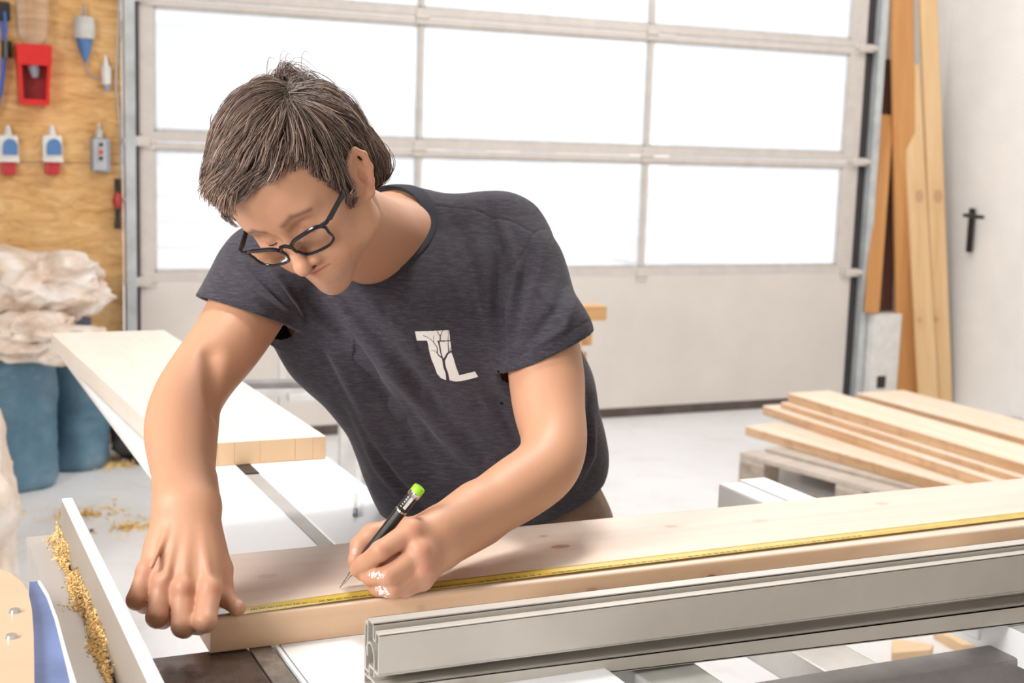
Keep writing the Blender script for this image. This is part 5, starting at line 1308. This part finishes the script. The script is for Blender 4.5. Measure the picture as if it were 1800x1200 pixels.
for s in (-1, 1):
    sp_ = sup(44); pts = [lens_pt(s, u*(1 if v > 0 else .93), v) for u, v in sp_]; pts.append(pts[0]); rr = [.0019+.0008*max(0, v) for u, v in sp_]; rr.append(rr[0])
    rim_all.tube(pts, rr, 8, False)
    V = []; F = []
    cen_ = lens_pt(s, 0, 0); V.append(cen_-HF*.002)
    for kk, f in enumerate((.5, .97)):
        for u, v in sp_: V.append(lens_pt(s, u*f*(1 if v > 0 else .93), v*f)-HF*.002*(1-f)-HF*.0)
    n = len(sp_)
    for k in range(n): F.append((0, 1+k, 1+(k+1) % n)); F.append((1+k, 1+n+k, 1+n+(k+1) % n, 1+(k+1) % n))
    mk('lens', V, F, M['lens'], gr, True)
rim_all.tube([lens_pt(-1, -.98, .55), Hd(-.003, .0165, -.0135), Hd(.003, .0165, -.0135), lens_pt(1, -.98, .55)], [.0024, .0024, .0024, .0024], 8)
for s in (-1, 1): rim_all.tube([lens_pt(s, .93, .72), Hd(s*.067, .004, -.0105), Hd(s*.0715, -.002, -.0095)], [.0026, .0030, .0026], 8)
rim_all.build('frame_front', M['acetate'], gr, True)
for s in (-1, 1):
    a = Hd(s*.0718, .000, -.0095); b_ = Hd(s*.0785, -.040, -.0105); c_ = Hd(s*.0785, -.058, -.006); d_ = Hd(s*.0765, -.070, -.003)
    mb = MB(); pts = [a, b_, c_, d_]; V = []; hh = [.0030, .0028, .0022, .0016]; ww = [.0015, .0013, .0011, .0011]
    for p, h_, w_ in zip(pts, hh, ww):
        for (du, dv) in ((-1, -1), (1, -1), (1, 1), (-1, 1)): V.append(p+HL*w_*du+HU*h_*dv)
    F = [(0, 1, 2, 3), (15, 14, 13, 12)]+[(i*4+k, (i+1)*4+k, (i+1)*4+(k+1) % 4, i*4+(k+1) % 4) for i in range(3) for k in range(4)]
    mb.add(V, F).build('temple', M['acetate'], gr)
    MB().box(Vector(-A(.002, .002, .002)), Vector(A(.002, .002, .002)), .0005) if False else None
for s in (-1, 1): MB().tube([Hd(s*.0105, .010, -.020), Hd(s*.0112, .006, -.026), Hd(s*.0115, .005, -.030)], [.0014, .0026, .0016], 8).build('nose_pad', M['clear'], gr, True)

# ================================================================ PENCIL
tipP = atz(597, 1033, BZ+.0005); endP = P(739, 855, 1.598); pv = endP-tipP; pl_ = np.linalg.norm(pv); pv /= pl_
pn_ = root('mechanical_pencil', tipP, 'black mechanical pencil with silver clip and bright green end in the man\'s hand', 'pencil')
def seg(f0, f1): return tipP+pv*pl_*f0, tipP+pv*pl_*f1
def ring(fr, rads, name, mat, n=20): return MB().tube([tipP+pv*pl_*f for f in fr], rads, n).build(name, mat, pn_, True)
M['chrome'] = plain('pencil_chrome', (.62, .60, .57), .22, .9, .15, 300)
ring([0, .03], [.0003, .0006], 'lead', M['black'], 8)
ring([.025, .06, .12, .125, .20], [.0009, .0016, .0021, .0027, .0042], 'metal_tip', M['chrome'])
ring([.20, .22, .45, .72, .755], [.0046, .0052, .0064, .0072, .0070], 'grip_body', M['black'])
ring([.755, .758, .772, .775], [.0070, .0077, .0077, .0070], 'collar_ring', M['chrome'])
ring([.775, .78, .90, .905], [.0066, .0071, .0073, .0070], 'upper_barrel', M['black'])
ring([.905, .91, .945], [.0072, .0078, .0079], 'ferrule', M['chrome'])
ring([.945, .985, .996, 1.0], [.0077, .0077, .0068, .0050], 'green_end', plain('lime_cap', (.36, .78, .02), .35))
vw = tipP-CAMLOC; vw /= np.linalg.norm(vw); sd_ = np.cross(pv, vw); sd_ /= np.linalg.norm(sd_); fr0 = np.cross(sd_, pv); fr0 = fr0 if fr0 @ vw < 0 else -fr0
cl = MB()
def clipbox(f0, f1, w, lo_, hi_, sh_=0):
    V = []
    for f in (f0, f1):
        for (a_, b_) in ((-w, lo_), (w, lo_), (w, hi_), (-w, hi_)): V.append(tipP+pv*pl_*f+sd_*(a_+sh_)+fr0*b_)
    cl.add(V, [(3, 2, 1, 0), (4, 5, 6, 7)]+[(i, i+4, (i+1) % 4+4, (i+1) % 4) for i in range(4)])
clipbox(.80, .93, .0019, .0068, .0088, -.0012); clipbox(.91, .94, .0022, .0060, .0088, -.0012); cl.build('clip', M['chrome'], pn_)
lt_ = MB(); 
for k in range(5):
    f = .795+.022*k; V = [tipP+pv*pl_*(f+df)+sd_*(.0036+dx)+fr0*.0066 for df, dx in ((0, -.0012), (.004, .0012), (.012, .0010), (.008, -.0014))]; lt_.add(V, [(0, 1, 2, 3)])
lt_.build('barrel_print', M['chrome'], pn_)
